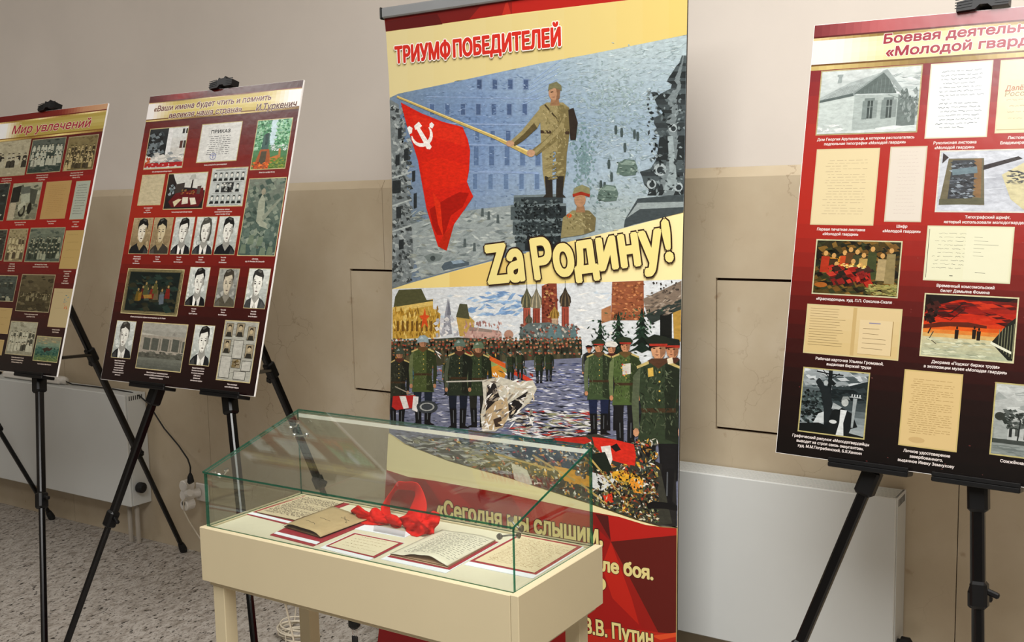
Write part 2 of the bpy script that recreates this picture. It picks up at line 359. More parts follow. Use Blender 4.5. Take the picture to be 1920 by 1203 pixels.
class Sub:
    """unit square (s right, t down) laid on a rectangle of an Art"""
    def __init__(s, art, TL, TR, BL):
        s.a = art; s.o = Vector(art.p.loc(*TL)); s.x = Vector(art.p.loc(*TR))-s.o; s.y = Vector(art.p.loc(*BL))-s.o
    def m(s, u, v): q = s.o+s.x*u+s.y*v; return q.x, q.y
    def poly(s, pts, c, **k):
        if isinstance(pts, str): pts = [tuple(float(q) for q in t.split(',')) for t in pts.split()]
        s.a.face([s.m(min(1, max(0, u)), min(1, max(0, v))) for u, v in pts], c, **k)
    def rect(s, u0, v0, u1, v1, c, **k): s.poly([(u0, v0), (u1, v0), (u1, v1), (u0, v1)], c, **k)
    def ell(s, x, y, rx, ry, c, n=12, **k): s.poly([(x+rx*math.cos(t), y+ry*math.sin(t)) for t in (6.28319*i/n for i in range(n))], c, **k)
    def line(s, pts, wd, c, **k):
        if isinstance(pts, str): pts = [tuple(float(q) for q in t.split(',')) for t in pts.split()]
        L = []; Rr = []
        for i, p in enumerate(pts):
            a = pts[max(i-1, 0)]; b = pts[min(i+1, len(pts)-1)]; dx, dy = b[0]-a[0], b[1]-a[1]; l = math.hypot(dx, dy) or 1
            L.append((p[0]-dy/l*wd/2, p[1]+dx/l*wd/2)); Rr.append((p[0]+dy/l*wd/2, p[1]-dx/l*wd/2))
        s.poly(L+Rr[::-1], c, **k)
    def vgrad(s, stops, u0=0, u1=1, n=8):
        s.a.n += s.a.step; v0 = stops[0][0]; v1 = stops[-1][0]
        for i in range(n):
            a = v0+(v1-v0)*i/n; b = v0+(v1-v0)*(i+1)/n; c = mixs(stops, (a+b)/2); s.rect(u0, a, u1, b, c, keep=True)
    def noise(s, n, cols, sw, sh, rng, box=(0, 0, 1, 1), d=10):
        s.a.n += 1.5e-5
        for i in range(n):
            x = rng.uniform(box[0], box[2]); y = rng.uniform(box[1], box[3]); w_ = rng.uniform(.4, 1)*sw; h = rng.uniform(.4, 1)*sh
            c = hexc(rng.choice(cols)); j = rng.randint(-d, d)
            s.poly([(x-w_, y-h*.3), (x+w_*.2, y-h), (x+w_, y+h*.4), (x-w_*.3, y+h)], (c[0]+j, c[1]+j, c[2]+j), keep=True, lift=rng.random()*1.2e-5)
        s.a.n += 1.5e-5
def mixs(stops, t):
    for (a, ca), (b, cb) in zip(stops, stops[1:]):
        if t <= b:
            f = max(0, min(1, (t-a)/(b-a))); ca = hexc(ca) if isinstance(ca, str) else ca; cb = hexc(cb) if isinstance(cb, str) else cb
            return tuple(ca[i]+(cb[i]-ca[i])*f for i in range(3))
    c = stops[-1][1]; return hexc(c) if isinstance(c, str) else c
# ---------------------------------------------------------------- the room
XL, XRW, YF = -9.0, 4.5, -12.0
def struct(name, mb, m, parent=None, **k):
    o = mb.build(name, m, parent, **k)
    if parent is None: o['kind'] = 'structure'
    return o
struct('floor', MB().box((XL, YF, -.1), (XRW, .2, 0)), M['floor'])
struct('ceiling', MB().box((XL, YF, CEIL), (XRW, .2, CEIL+.1)), M['ceiling'])
wall = struct('wall_back', MB().box((XL, .02, 0), (XRW, .2, CEIL)), M['plaster'])
struct('wall_left', MB().box((XL-.1, YF, 0), (XL, .2, CEIL)), M['plaster'])
struct('wall_right', MB().box((XRW, YF, 0), (XRW+.1, .2, CEIL)), M['plaster'])
struct('wall_front', MB().box((XL, YF-.1, 0), (XRW, YF, CEIL)), M['plaster'])
ZW = 1.583
HAT = [(-2.723, -2.03), (-1.238, -.56)]; HZ0, HZ1 = .812, 1.281
J = .0012
xs = [-3.5725-1.02*3-1.0*2, -3.5725-1.02*3-1, -3.5725-1.02*3, -3.5725-1.02*2, -3.5725-1.02, -3.5725, -2.5485, -1.5395, -.5305, .48, 1.49, 2.5, 3.5, 4.48]
for a, b in zip(xs, xs[1:]):
    a += J; b -= J; mb = MB(); cuts = [(max(a, h0), min(b, h1)) for h0, h1 in HAT if h0 < b and h1 > a]
    def slab(x0, x1, z0, z1): mb.box((x0, 0, z0), (x1, .0195, z1))
    if not cuts: slab(a, b, .0, ZW)
    else:
        c0, c1 = cuts[0]
        slab(a, b, 0, HZ0); slab(a, b, HZ1, ZW)
        if c0 > a: slab(a, c0, HZ0, HZ1)
        if c1 < b: slab(c1, b, HZ0, HZ1)
    mb.add([(a, 0, ZW), (b, 0, ZW), (b, .0195, ZW+.03), (a, .0195, ZW+.03), (a, .0195, ZW), (b, .0195, ZW)], [(0, 1, 2, 3), (0, 3, 4), (1, 5, 2)])
    mb.build('stone_slab', M['stone'], wall)
for h0, h1 in HAT:
    mb = MB(); e = .006
    mb.box((h0+.003, .004, HZ0+e+.002), (h1-.003, .0193, HZ1-e-.002)); mb.build('access_panel', M['stone'], wall)
    MB().box((h0, .0185, HZ0), (h1, .0195, HZ1)).build('panel_recess', M['gap'], wall)
# ---------------------------------------------------------------- radiators
def radiator(x0, x1, z0, z1, label, d=.112, pipes=False):
    t = empty('radiator', ((x0+x1)/2, -.05, z0), label, 'radiator', None)
    MB().box((x0, -d, z0), (x1, -d+.012, z1), bev=.003).build('front_panel', M['white_metal'], t)
    mb = MB().box((x0+.02, -d+.02, z0+.03), (x1-.02, -.02, z1-.03), bev=.004); mb.build('water_panel', M['white_metal'], t)
    MB().box((x0-.002, -d+.012, z0+.002), (x0+.006, -.002, z1), bev=.001).build('side_cover', M['white_metal'], t)
    s = MB().box((x1-.006, -d+.0122, z0+.002), (x1+.002, -.002, z1), bev=.001); s.build('side_cover', M['white_metal'], t)
    g = MB(); n = 9
    for i in range(n):
        y = -d+.014+(d-.018)*i/n; g.box((x0, y, z1-.003), (x1, y+(d-.018)/n*(.62 if i != n-2 else .8), z1))
    k = int((x1-x0)/.06)
    for i in range(k+1): x = x0+(x1-x0-.004)*i/k; g.box((x, -d+.012, z1-.006), (x+.004, -.002, z1-.0035))
    gr = g.build('top_grille', M['white_metal'], t)
    sl = MB()
    for i in range(7):
        y = -d+.022+i*.011; sl.box((x1+.0016, y, z1-.028), (x1+.0026, y+.005, z1-.008))
    sl.build('vent_slots', M['dark_slot'], t)
    kn = MB().tube([(x1+.002, -.07, z0+.085), (x1+.012, -.07, z0+.085)], .016, 14).tube([(x1+.012, -.07, z0+.085), (x1+.034, -.07, z0+.085), (x1+.042, -.07, z0+.085)], [.024, .024, .014], 14)
    kn.build('valve_knob', M['rubber'], t)
    if pipes:
        for dx in (.03, .085):
            MB().tube([(x1-dx, -.06, z0+.04), (x1-dx, -.06, .001)], .011, 10).build('pipe', M['pipe'], t)
    for xx in (x0+.25, x1-.25): MB().box((xx, -.03, z0+.1), (xx+.03, .0, z1-.1)).build('wall_bracket', M['white_metal'], t)
    return t
radiator(-5.95, -3.992, .187, .699, 'long white flat-fronted radiator behind the two left easels', pipes=True)
radiator(-1.93, -.67, .187, .699, 'white flat-fronted radiator between the tall banner and the right easel')
# ---------------------------------------------------------------- easels
SB = 1.3
BOARD = {
 'A': ((-4.017179, -.602881, 1.894975), (.721356, .000148, .007638), (.010081, -.283657, -.94656)),
 'B': ((-3.075471, -.593716, 1.911108), (.721288, .012463, .001023), (.006049, -.272157, -.949965)),
 'C': ((-.775685, -.535746, 1.914673), (.7212, -.008443, -.014582), (-.021742, -.179181, -.971576)),
}
def easel(O, U, V, lcoef, rcoef, label, rear=None, clip=True, crown=None, shift=(0, 0, 0)):
    """lcoef / rcoef: two photograph points on each front leg (they lie in the plane just behind the board)"""
    O = Vector(O); P = Plane(O, U, V); W = Vector(U).length; H = Vector(V).length; back = -.03
    def leg_pts(c):
        if c[0] == 'px':
            a = [P.loc(*q) for q in c[1]]
            return [P.at(x, y, back) for x, y in a]
        return [P.at(x*W, y*H, back) for x, y in c[1]]
    cr = P.at(W*crown[0], H*crown[1], back)
    def foot(pts):
        q = pts[-1]; d = q-cr; return cr+d*((0-cr.z)/d.z)
    fl, fr_ = foot(leg_pts(lcoef)), foot(leg_pts(rcoef))
    rf = Vector(rear) if rear is not None else Vector((cr.x+.02, -.035, 0))
    s = Vector(shift); cr = cr+s; fl += s; fr_ += s; rf = rf+s if rear is None else rf
    t = empty('display_easel', ((fl+fr_)/2).to_tuple()[:2]+(0,), label, 'easel', 'black telescopic easels')
    MB().tube([cr-P.V*.03, cr+P.V*.05], .028, 10).box((-.03, -.02, -.03), (.03, .02, .03), Matrix.Translation(cr)).build('crown', M['plastic'], t)
    top = P.at(W*.5, -.012, back)+s
    m = MB().bar(cr, cr+(top-cr)*.55, .02, .02, P.U).bar(cr+(top-cr)*.5, top, .015, .015, P.U); m.build('mast', M['black'], t)
    if clip:
        c = MB(); c.bar(P.at(W*.5, .0, back), P.at(W*.5, -.03, back), .03, .02, P.U)
        prof = [(x*.88, y*.85) for x, y in [(-.058, -.021), (-.018, -.03), (-.014, -.04), (-.008, -.034), (.012, -.037), (.019, -.044), (.024, -.033), (.058, -.03), (.058, -.006), (.02, -.004), (.012, -.011), (-.006, -.011), (-.016, .0), (-.058, .003)]]
        n = len(prof); vs = [P.at(W*.5+x, y, .012) for x, y in prof]+[P.at(W*.5+x, y, -.02) for x, y in prof]
        c.add(vs, [tuple(range(n)), tuple(range(n, 2*n))[::-1]]+[(i, (i+1) % n, n+(i+1) % n, n+i) for i in range(n)])
        for i in range(4):
            y = -.026+i*.006; c.bar(P.at(W*.5-.054, y+.004, .0125), P.at(W*.5-.02, y, .0125), .0014, .002, P.N, 0); c.bar(P.at(W*.5+.024, y-.002, .0125), P.at(W*.5+.055, y-.002, .0125), .0014, .002, P.N, 0)
        c.build('top_clip', M['plastic'], t)
    def leg(foot, frac, thick=1.0, side=P.U):
        d = foot-cr; k = cr+d*frac
        g = MB().bar(cr, k, .024*thick, .024*thick, side, .004).build('leg', M['black'], t)
        MB().bar(k-d*.01, foot-d*.012, .0185*thick, .0185*thick, side, .004).build('lower_tube', M['black'], g)
        c = MB().bar(k-d.normalized()*.03, k+d.normalized()*.026, .034*thick, .036*thick, side, .006)
        sv = Vector(side); sv = (sv-d.normalized()*sv.dot(d.normalized())).normalized()
        c.bar(k-d.normalized()*.012+sv*.012, k-d.normalized()*.002+sv*.038, .012, .014, d.normalized(), .003)
        c.build('clamp', M['plastic'], g)
        MB().tube([foot-d.normalized()*.05, foot-d.normalized()*.03, foot-d.normalized()*.012, foot+Vector((0, 0, .001))], [.0125, .016, .017, .013], 10).build('rubber_foot', M['rubber'], g)
        return g
    leg(fl, lcoef[2]); leg(fr_, rcoef[2]); leg(rf, .64, 1.0)
    # strut between the front pair and the rear leg
    mid = cr+(fr_-cr)*.30; rr = cr+(rf-cr)*.33
    MB().bar(mid, rr, .012, .02, (0, 0, 1), .002).build('strut', M['black'], t)
    k = MB(); d = (rf-cr).normalized(); k.bar(rr-d*.03, rr+d*.03, .034, .034, P.U, .005).bar(rr+d*.03+P.U*-.02, rr+d*.05+P.U*-.03, .02, .02, d, .003); k.build('sliding_collar', M['plastic'], t)
    # board rest: holders on each front leg and the ledge
    if clip:
        for c, f_ in ((lcoef, fl), (rcoef, fr_)):
            d = f_-cr
            # where the leg passes below the lower edge
            tt = 0
            for i in range(200):
                q = cr+d*(i/200); bb = (q-O).dot(P.V)
                if bb > H+.012: tt = i/200; break
            q = cr+d*tt
            h = MB().bar(q-d.normalized()*.012, q+d.normalized()*.05, .04, .04, P.U, .006)
            h.build('rest_holder', M['plastic'], t)
            a = (q-O).dot(P.U)
            r = MB()
            r.box((-.085, H+.001, -.034), (.085, H+.012, .018), Matrix(((P.U.x, P.V.x, P.N.x, O.x+P.U.x*a), (P.U.y, P.V.y, P.N.y, O.y+P.U.y*a), (P.U.z, P.V.z, P.N.z, O.z+P.U.z*a), (0, 0, 0, 1))), .002)
            r.box((-.085, H-.008, .012), (.085, H+.001, .018), Matrix(((P.U.x, P.V.x, P.N.x, O.x+P.U.x*a), (P.U.y, P.V.y, P.N.y, O.y+P.U.y*a), (P.U.z, P.V.z, P.N.z, O.z+P.U.z*a), (0, 0, 0, 1))), .001)
            r.build('board_rest', M['plastic'], t)
    return t, cr, rf
def pn(key, px):
    O, U, V = BOARD[key]; P = Plane(O, U, V); a, b = P.loc(*px); return a/Vector(U).length, b/Vector(V).length
crB = pn('B', (386, 436))
LB = [pn('B', (280, 732)), pn('B', (111, 1203))]
easel(*BOARD['B'], ('px', [(280, 732), (111, 1203)], .635), ('px', [(417, 745), (462.4, 1202)], .63), 'black tripod easel holding the portrait board, legs behind the display case', crown=crB)
tA, crA, rfA = easel(*BOARD['A'], ('n', LB, .62), ('px', [(69, 720), (68, 1203)], .62), 'black tripod easel holding the leftmost board', crown=crB, rear=at_z(346, 1034, 0))
rz = at_z(99, 973, 0)
easel(*BOARD['A'], ('n', LB, .47), ('n', [pn('A', (69, 720)), pn('A', (68, 1203))], .5), 'black easel leg cut off at the left edge of the photo', crown=crB, rear=None, clip=False, shift=(rz.x-crA.x-.02, rz.y+.035, 0))
easel(*BOARD['C'], ('px', [(1629.6, 886), (1495.7, 1203)], .655), ('px', [(1829.7, 904), (1832, 1201.5)], .52), 'black tripod easel in front of the right radiator', crown=pn('C', (1826, 421)), rear=(at_y(1833, 1300, -.1).x, -.1, 0))
# ---------------------------------------------------------------- exhibition boards
KB = {'A': .72, 'B': .88, 'C': 1.42}
GOLD = 'b09a3c'
def board(key, label, band_px, red, header):
    O, U, V = BOARD[key]; U = Vector(U); V = Vector(V); W, H = U.length, V.length
    P = Plane(O, U, V, KB[key]); t = empty('exhibition_board', P.at(W/2, H, -.004), label, 'board', 'exhibition boards on easels')
    mb = MB(); M4 = Matrix(((P.U.x, P.V.x, P.N.x, P.O.x), (P.U.y, P.V.y, P.N.y, P.O.y), (P.U.z, P.V.z, P.N.z, P.O.z), (0, 0, 0, 1)))
    mb.box((0, 0, -.006), (W, H, -.0002), M4, .0005); mb.build('foam_panel', M['board_edge'], t)
    a = Art(P); nx, ny = 14, 30; e = .0012
    for i in range(nx):
        for j in range(ny):
            u0, u1 = i/nx, (i+1)/nx; v0, v1 = j/ny, (j+1)/ny
            a.face([(e+(W-2*e)*u0, e+(H-2*e)*v0), (e+(W-2*e)*u1, e+(H-2*e)*v0), (e+(W-2*e)*u1, e+(H-2*e)*v1), (e+(W-2*e)*u0, e+(H-2*e)*v1)], red((u0+u1)/2, (v0+v1)/2), keep=True)
    rng = random.Random(key)
    a.n += 2e-5
    for i in range(60):   # small scuffs
        x, y = rng.uniform(.01, W-.01), rng.uniform(.1, H-.01); s = rng.uniform(.0005, .002)
        a.face([(x, y), (x+s*2, y+.0002), (x+s*2, y+.0009), (x, y+.0007)], mixs([(0, '8a3434'), (1, 'a06a60')], rng.random()), keep=True)
    a.build('printed_face', M['laminate'], t)
    hb = Art(P, 1.2e-4); (t0, t1, t2, t3) = band_px   # fractions of the height: strip, gold edge, band, gold edge
    n = 40
    for i in range(n):
        u0, u1 = e+(W-2*e)*i/n, e+(W-2*e)*(i+1)/n; u = (i+.5)/n
        for v0, v1, c in header(u, t0, t1, t2, t3): hb.face([(u0, v0*H), (u1, v0*H), (u1, v1*H), (u0, v1*H)], c, keep=True)
    hb.build('header_band', M['laminate'], t)
    return P, t, W, H
def hdr(wl, wr, gold=('b8a24a', 'd2c27a'), strip=None):
    def f(u, t0, t1, t2, t3):
        g = 1-max(0, min(1, (wl-u)/.16+.5))-max(0, min(1, (u-wr)/.16+.5)); g = max(0, min(1, g))
        body = lambda k: mixs([(0, 'ece4e2'), (1, mixs([(0, gold[0]), (.45, gold[1]), (1, gold[0])], k))], g)
        return [(.001, t0, strip(u)), (t0, t0+.004, '5a1410'), (t0+.004, t1, mixs([(0, 'e6cf9a'), (.5, '8a6a2c'), (1, 'd8c888')], (u*2.3) % 1))]+\
               [(t1+(t2-t1)*i/5, t1+(t2-t1)*(i+1)/5, body((i+.5)/5)) for i in range(5)]+[(t2, t2+.004, '6e4a1e'), (t2+.004, t3, mixs([(0, '8a6a2c'), (.4, 'd8c27e'), (1, '7a5a24')], (u*1.7+.3) % 1))]
    return f
# ---- generic picture contents
def doc(S, bg, ink, rows=14, rng=None, m=.12, cov=.8, th=.012, hand=False, top=.1, bot=.92, edge=None):
    S.vgrad([(0, bg), (1, mixs([(0, bg), (1, edge or bg)], .5))], n=3)
    S.a.n += 1e-5
    for r in range(rows):
        v = top+(bot-top)*r/rows; x = m+rng.uniform(0, .08)
        end = 1-m-rng.uniform(0, 1-cov)*.6 if rng.random() > .2 else m+rng.uniform(.2, .6)
        while x < end:
            l = rng.uniform(.03, .13)
            if hand:
                pts = [(x+l*k/5, v+rng.uniform(-th, th)*1.1) for k in range(6)]; S.line(pts, th*rng.uniform(.5, .9), ink, keep=True)
            else: S.rect(x, v, min(end, x+l), v+th, ink, keep=True)
            x += l+rng.uniform(.012, .04)
        if r % 4 == 0: S.a.n += 1e-5
class Zoom:
    def __init__(s, S, cu, cv, ku, kv): s.S = S; s.a = S.a; s.q = lambda p: (cu+(p[0]-cu)*ku, cv+(p[1]-cv)*kv)
    def poly(s, pts, c, **k): s.S.poly([s.q(p) for p in pts], c, **k)
    def ell(s, x, y, rx, ry, c, n=12, **k): s.poly([(x+rx*math.cos(t), y+ry*math.sin(t)) for t in (6.28319*i/n for i in range(n))], c, **k)
def portrait(S, rng, tone='cool', hair='141414', cloth='15171a', woman=False, cap=False, side=1, light='d8d8d0', collar=True, facec=None):
    A = {'cool': ('c9ccc6', '8f958f', 'd9d8ce', '8d8c84'), 'warm': ('a59270', '6b5a3f', 'd6c8a4', '8c7a58'), 'grey': ('9a9a92', '585a56', 'cfcabb', '7c786c')}[tone]
    face = facec or A[2]
    S.vgrad([(0, A[0]), (1, A[1])], n=6)
    S.noise(40, [A[0], '%02x%02x%02x' % tuple(int(q) for q in mixs([(0, A[0]), (1, A[1])], .4))], .12, .09, rng, d=3)
    S = Zoom(S, .5, .5, 1.2*(1 if side > 0 else -1), 1.16); side = abs(side)*rng.choice((1, 1, -1)); hx = .5+.03*side+rng.uniform(-.02, .02); hy = .38+rng.uniform(-.01, .02)
    S.poly([(.0, 1), (.03, .86), (.2, .76), (.4, .68), (.62, .68), (.85, .77), (.98, .88), (1, 1)], cloth)
    S.poly([(.06, .9), (.25, .78), (.3, 1), (.1, 1)], mixs([(0, cloth), (1, '6a6a66')], .35))
    S.poly([(hx-.1, .52), (hx+.11, .52), (hx+.14, .72), (hx, .86), (hx-.14, .72)], A[3])
    if collar:
        S.poly([(hx-.16, .7), (hx-.02, .82), (hx-.05, 1), (hx-.13, .99)], 'e2e0d8'); S.poly([(hx+.16, .7), (hx+.02, .82), (hx+.06, 1), (hx+.14, .98)], 'd2d0c8')
        S.poly([(hx-.025, .82), (hx+.025, .82), (hx+.04, 1), (hx-.04, 1)], cloth if rng.random() < .6 else 'bcbab0')
    S.ell(hx-.19, hy+.04, .028, .055, A[3]); S.ell(hx+.19, hy+.04, .028, .055, A[3])
    if woman: S.poly([(hx-.23, .5), (hx-.24, .25), (hx-.12, .1), (hx+.08, .08), (hx+.22, .2), (hx+.25, .45), (hx+.2, .62), (hx-.18, .62)], hair)
    S.poly([(hx-.185, .3), (hx-.12, .2), (hx+.12, .2), (hx+.185, .3), (hx+.18, .46), (hx+.11, .6), (hx+.03, .655), (hx-.05, .65), (hx-.12, .59), (hx-.18, .46)], face)
    s_ = side
    S.poly([(hx+s_*.185, .28), (hx+s_*.1, .3), (hx+s_*.125, .45), (hx+s_*.09, .55), (hx+s_*.04, .65), (hx+s_*.11, .6), (hx+s_*.18, .46)], mixs([(0, A[3]), (1, face)], .25)); S.poly([(hx+s_*.185, .28), (hx+s_*.145, .3), (hx+s_*.16, .45), (hx+s_*.11, .58), (hx+s_*.06, .65), (hx+s_*.11, .6), (hx+s_*.18, .46)], A[3])
    if cap:
        S.poly([(hx-.24, .2), (hx-.18, .08), (hx+.18, .07), (hx+.24, .2), (hx+.19, .27), (hx-.19, .27)], '6a2520' if tone == 'x' else '4a463c')
    else:
        S.poly([(hx-.2, .36), (hx-.22, .22), (hx-.14, .1), (hx+.04, .06), (hx+.18, .12), (hx+.22, .25), (hx+.195, .38), (hx+.165, .27), (hx+.06+.06*s_, .2), (hx-.05, .235), (hx-.15, .25), (hx-.17, .3)], hair)
        S.poly([(hx-.12, .12), (hx+.02, .085), (hx+.05, .12), (hx-.08, .16)], mixs([(0, hair), (1, '9a9a90')], .4))
    for e in (-1, 1):
        S.poly([(hx+e*.035, .362), (hx+e*.08, .34), (hx+e*.14, .358), (hx+e*.08, .357)], '1c1a18')
        S.ell(hx+e*.082, .395, .04, .014, '4a4640', 8); S.ell(hx+e*.082, .395, .016, .013, '0c0c0c', 6)
    S.poly([(hx-.004*s_, .38), (hx+.035*s_, .49), (hx-.005*s_, .502), (hx-.012*s_, .48)], mixs([(0, A[3]), (1, face)], .3))
    S.poly([(hx-.05, .505), (hx, .515), (hx+.05, .505), (hx, .52)], '55504a')
    S.poly([(hx-.06, .56), (hx-.015, .548), (hx+.015, .548), (hx+.06, .56), (hx, .578)], '5c4a44')
    S.poly([(hx-.04, .62), (hx+.04, .62), (hx+.02, .635), (hx-.02, .635)], A[3])
def crowd(S, rng, bg, dark, lightc, rows=3, per=8, y0=.3, y1=.85, white=.3, sky=None, hs=1.0):
    S.vgrad([(0, bg[0]), (1, bg[1])], n=6); S.noise(60, [bg[0], bg[1]], .1, .05, rng, d=6)
    if sky: S.rect(0, 0, 1, .22, sky)
    for r in range(rows):
        y = y0+(y1-y0)*r/max(1, rows-1 if rows > 1 else 1); sc_ = hs*(.75+.35*r/max(1, rows))
        S.a.n += 1e-5
        for i in range(per):
            x = (i+.5+rng.uniform(-.25, .25))/per*.92+.04; h = .13*sc_*rng.uniform(.9, 1.15); w_ = .42/per*sc_+.012
            b = lightc if rng.random() < white else dark; j = rng.uniform(0, .25); b = mixs([(0, b), (1, '6e6a58')], j)
            yy = y+rng.uniform(-.03, .03)
            S.poly([(x-w_, yy+h*1.9), (x-w_*.9, yy+h*.55), (x-w_*.3, yy+h*.3), (x+w_*.3, yy+h*.3), (x+w_*.9, yy+h*.55), (x+w_, yy+h*1.9)], b, keep=True)
            S.ell(x, yy, w_*.55, h*.36, mixs([(0, lightc), (1, '8a7a60')], rng.uniform(.1, .5)), 7, keep=True, lift=6e-6)
            S.poly([(x-w_*.58, yy-h*.05), (x-w_*.4, yy-h*.38), (x+w_*.4, yy-h*.38), (x+w_*.58, yy-h*.05), (x, yy-h*.18)], dark, keep=True, lift=9e-6)
def framed(P, t, TL, TR, BL, fn, edge='b8aa7c', ew=.0028, name='photograph', label=None, base=2e-4):
    a = Art(P, base); S0 = Sub(a, TL, TR, BL); S0.x = Vector((S0.x.length if abs(S0.x.y) < .02 else S0.x.x, 0)); S0.y = Vector((0, S0.y.y))
    S0.rect(0, 0, 1, 1, edge); S = Sub.__new__(Sub); S.a = a; S.o = S0.o+Vector((ew, ew)); S.x = S0.x-Vector((2*ew, 0)); S.y = S0.y-Vector((0, 2*ew))
    fn(S); o = a.build(name, M['photo_print'] if name != 'document' else M['laminate'], t, label=label)
    return S0
def caption(P, t, S0, lines, h=.0056, pitch=.0098, ws=.86, dx=0, dy=.0, c='e6d8d2', shear=.1, bold=.02):
    a = Art(P, 2.5e-4); x = S0.o.x+S0.x.x/2+dx; y = S0.o.y+S0.y.y+h+.0065+dy
    for l in lines: a.centred(l, x, y, h, c, ws, bold, shear); y += pitch
    a.build('caption', M['laminate'], t)
# ------------ board B: portraits
def redB(u, v):
    g = math.exp(-((u-.12)**2/.35+(v-.36)**2/.05)); b = mixs([(0, '300a0a'), (.12, '4a0f0d'), (.32, '6c120f'), (.5, '7c1712'), (.62, '561310'), (.78, '2c0e0c'), (1, '150a0a')], v)
    return mixs([(0, b), (1, 'a02a18')], g*.75)
P, t, W, H = board('B', 'dark red exhibition board of portraits and photographs, gold title band, second from left', (.022, .029, .085, .094), redB,
    hdr(.12, .86, strip=lambda u: mixs([(0, '4a0a08'), (.22, '8a1410'), (.45, '4a0c0a'), (1, '3a0d0e')], u)))
tt = Art(P, 3e-4)
tt.text('«Ваши имена будет чтить и помнить', (288.4, 209.5), (507.8, 187), 9.8, '5a0c16', .03, ('ece0cc', .075), .12)
tt.text('великая наша страна»', (316.5, 221.5), (452.7, 209), 9.8, '5a0c16', .03, ('ece0cc', .075), .12)
tt.text('И.Туркенич', (480, 207.5), (555, 199.5), 11.5, '45080f', .03, ('e8dcc8', .06), .12)
tt.build('title_lettering', M['laminate'], t)
R_ = random.Random(7)
def f(S):
    S.vgrad([(0, 'cfd2d0'), (1, 'b9b4aa')], n=4); S.rect(0, 0, .5, .72, '1c2022'); S.noise(60, ['0f1214', '3a4246', '6a7478'], .09, .07, R_, (.02, .1, .46, .68))
    S.poly('.5,0 .62,.06 .62,.7 .5,.72', 'd8d8d6'); S.rect(.87, .04, .93, .16, '202020'); S.rect(.96, .04, 1, .16, '202020'); S.rect(.85, .34, .92, .52, '4a2a22'); S.rect(.94, .34, 1, .52, '38302c')
    S.noise(40, ['b8b8b2', 'd8d4cc', '8a8f90'], .12, .05, R_, (.0, .62, 1, .86)); S.rect(0, .86, 1, .97, 'a41a1c'); S.noise(10, ['d0c8c0'], .04, .03, R_, (.05, .88, .9, .98))
    S.line('.1,.9 .25,.82 .4,.9 .55,.8 .7,.9 .9,.82', .008, '3a3030'); S.noise(12, ['c05a28', 'a03818'], .04, .04, R_, (0, .7, .12, .9))
s = framed(P, t, (281.9, 241.6), (355, 235), (270.6, 318.3), f); caption(P, t, s, ['Часть экспозиции музея «Молодая гвардия»'], .0045, ws=.75)
def f(S):
    doc(S, 'cdcdc8', '4a4c4e', 10, R_, .2, .9, .014, False, .33, .86); S.rect(.15, .06, .9, .3, 'cdcdc8')
    o = S.m(.26, .25); e = S.m(.74, .25); S.a.textm('ПРИКАЗ', Vector(o), Vector(e), .011, '26282a', .04)
    for k in range(16): S.line([(.4+.075*math.cos(k*.4), .87+.085*math.sin(k*.4)), (.4+.075*math.cos(k*.4+.4), .87+.085*math.sin(k*.4+.4))], .012, '5a62a0')
    S.line('.34,.85 .46,.85', .012, '5a62a0'); S.line('.4,.83 .4,.92', .014, '5a62a0')
s = framed(P, t, (379.6, 233), (455.5, 227), (369, 305.4), f); caption(P, t, s, ['Приказ, размещённый на здании жандармерии'], .0045, ws=.75)
def f(S):
    S.vgrad([(0, '7fae9a'), (.5, '5f9270'), (.75, '3f6e42'), (1, '6a7a38')], n=8); S.poly('.35,0 .6,0 .66,.3 .55,.55 .45,.5 .4,.25', 'b9cfd6')
    S.noise(240, ['4a8a5c', '2f6a44', '86b890', '9cc4a4', '3a7a50'], .06, .035, R_, (0, 0, .42, .6), 14); S.noise(200, ['4a8a5c', '2f6a44', '86b890', '9cc4a4'], .06, .035, R_, (.6, 0, 1, .55), 14)
    S.poly('.24,.3 .42,.28 .43,.6 .22,.6', '3c5a54'); S.poly('.28,.28 .4,.26 .38,.5 .32,.52', '26403c'); S.noise(60, ['dfe6e2', 'b8c6c2', '6a7a76'], .03, .02, R_, (.5, .52, 1, .64))
    S.poly('.2,.6 .46,.6 .56,.86 .5,1 .06,1 .1,.86', '9a5028'); S.poly('.24,.64 .4,.64 .4,.9 .2,.9', '4a4232'); S.poly('.5,.78 .78,.72 .8,.8 .55,.9', 'b06a34'); S.poly('.74,.6 .8,.6 .82,.78 .76,.78', 'a8703c')
    S.noise(90, ['5c7a2c', '8a8a34', '3c5a26'], .05, .02, R_, (.5, .8, 1, 1)); S.noise(40, ['c04a1e', 'd8702c', '8a2a14'], .05, .025, R_, (.0, .86, .5, 1))
s = framed(P, t, (483.6, 225.4), (550, 220), (471, 319), f); caption(P, t, s, ['Митинг 20-х сентября 1960 год'], .0045, ws=.75)
s = framed(P, t, (267.2, 328), (310.4, 326.3), (258, 385.4), lambda S: (doc(S, 'b8ac8c', 'a4997c', 5, R_, .15, .9, .006, True), S.line('.2,.88 .85,.86', .006, '9a8f72')))
caption(P, t, s, ['Билет кандидатский', 'партийный', 'Ивана Туркенича'], .0042, .0078, .75)
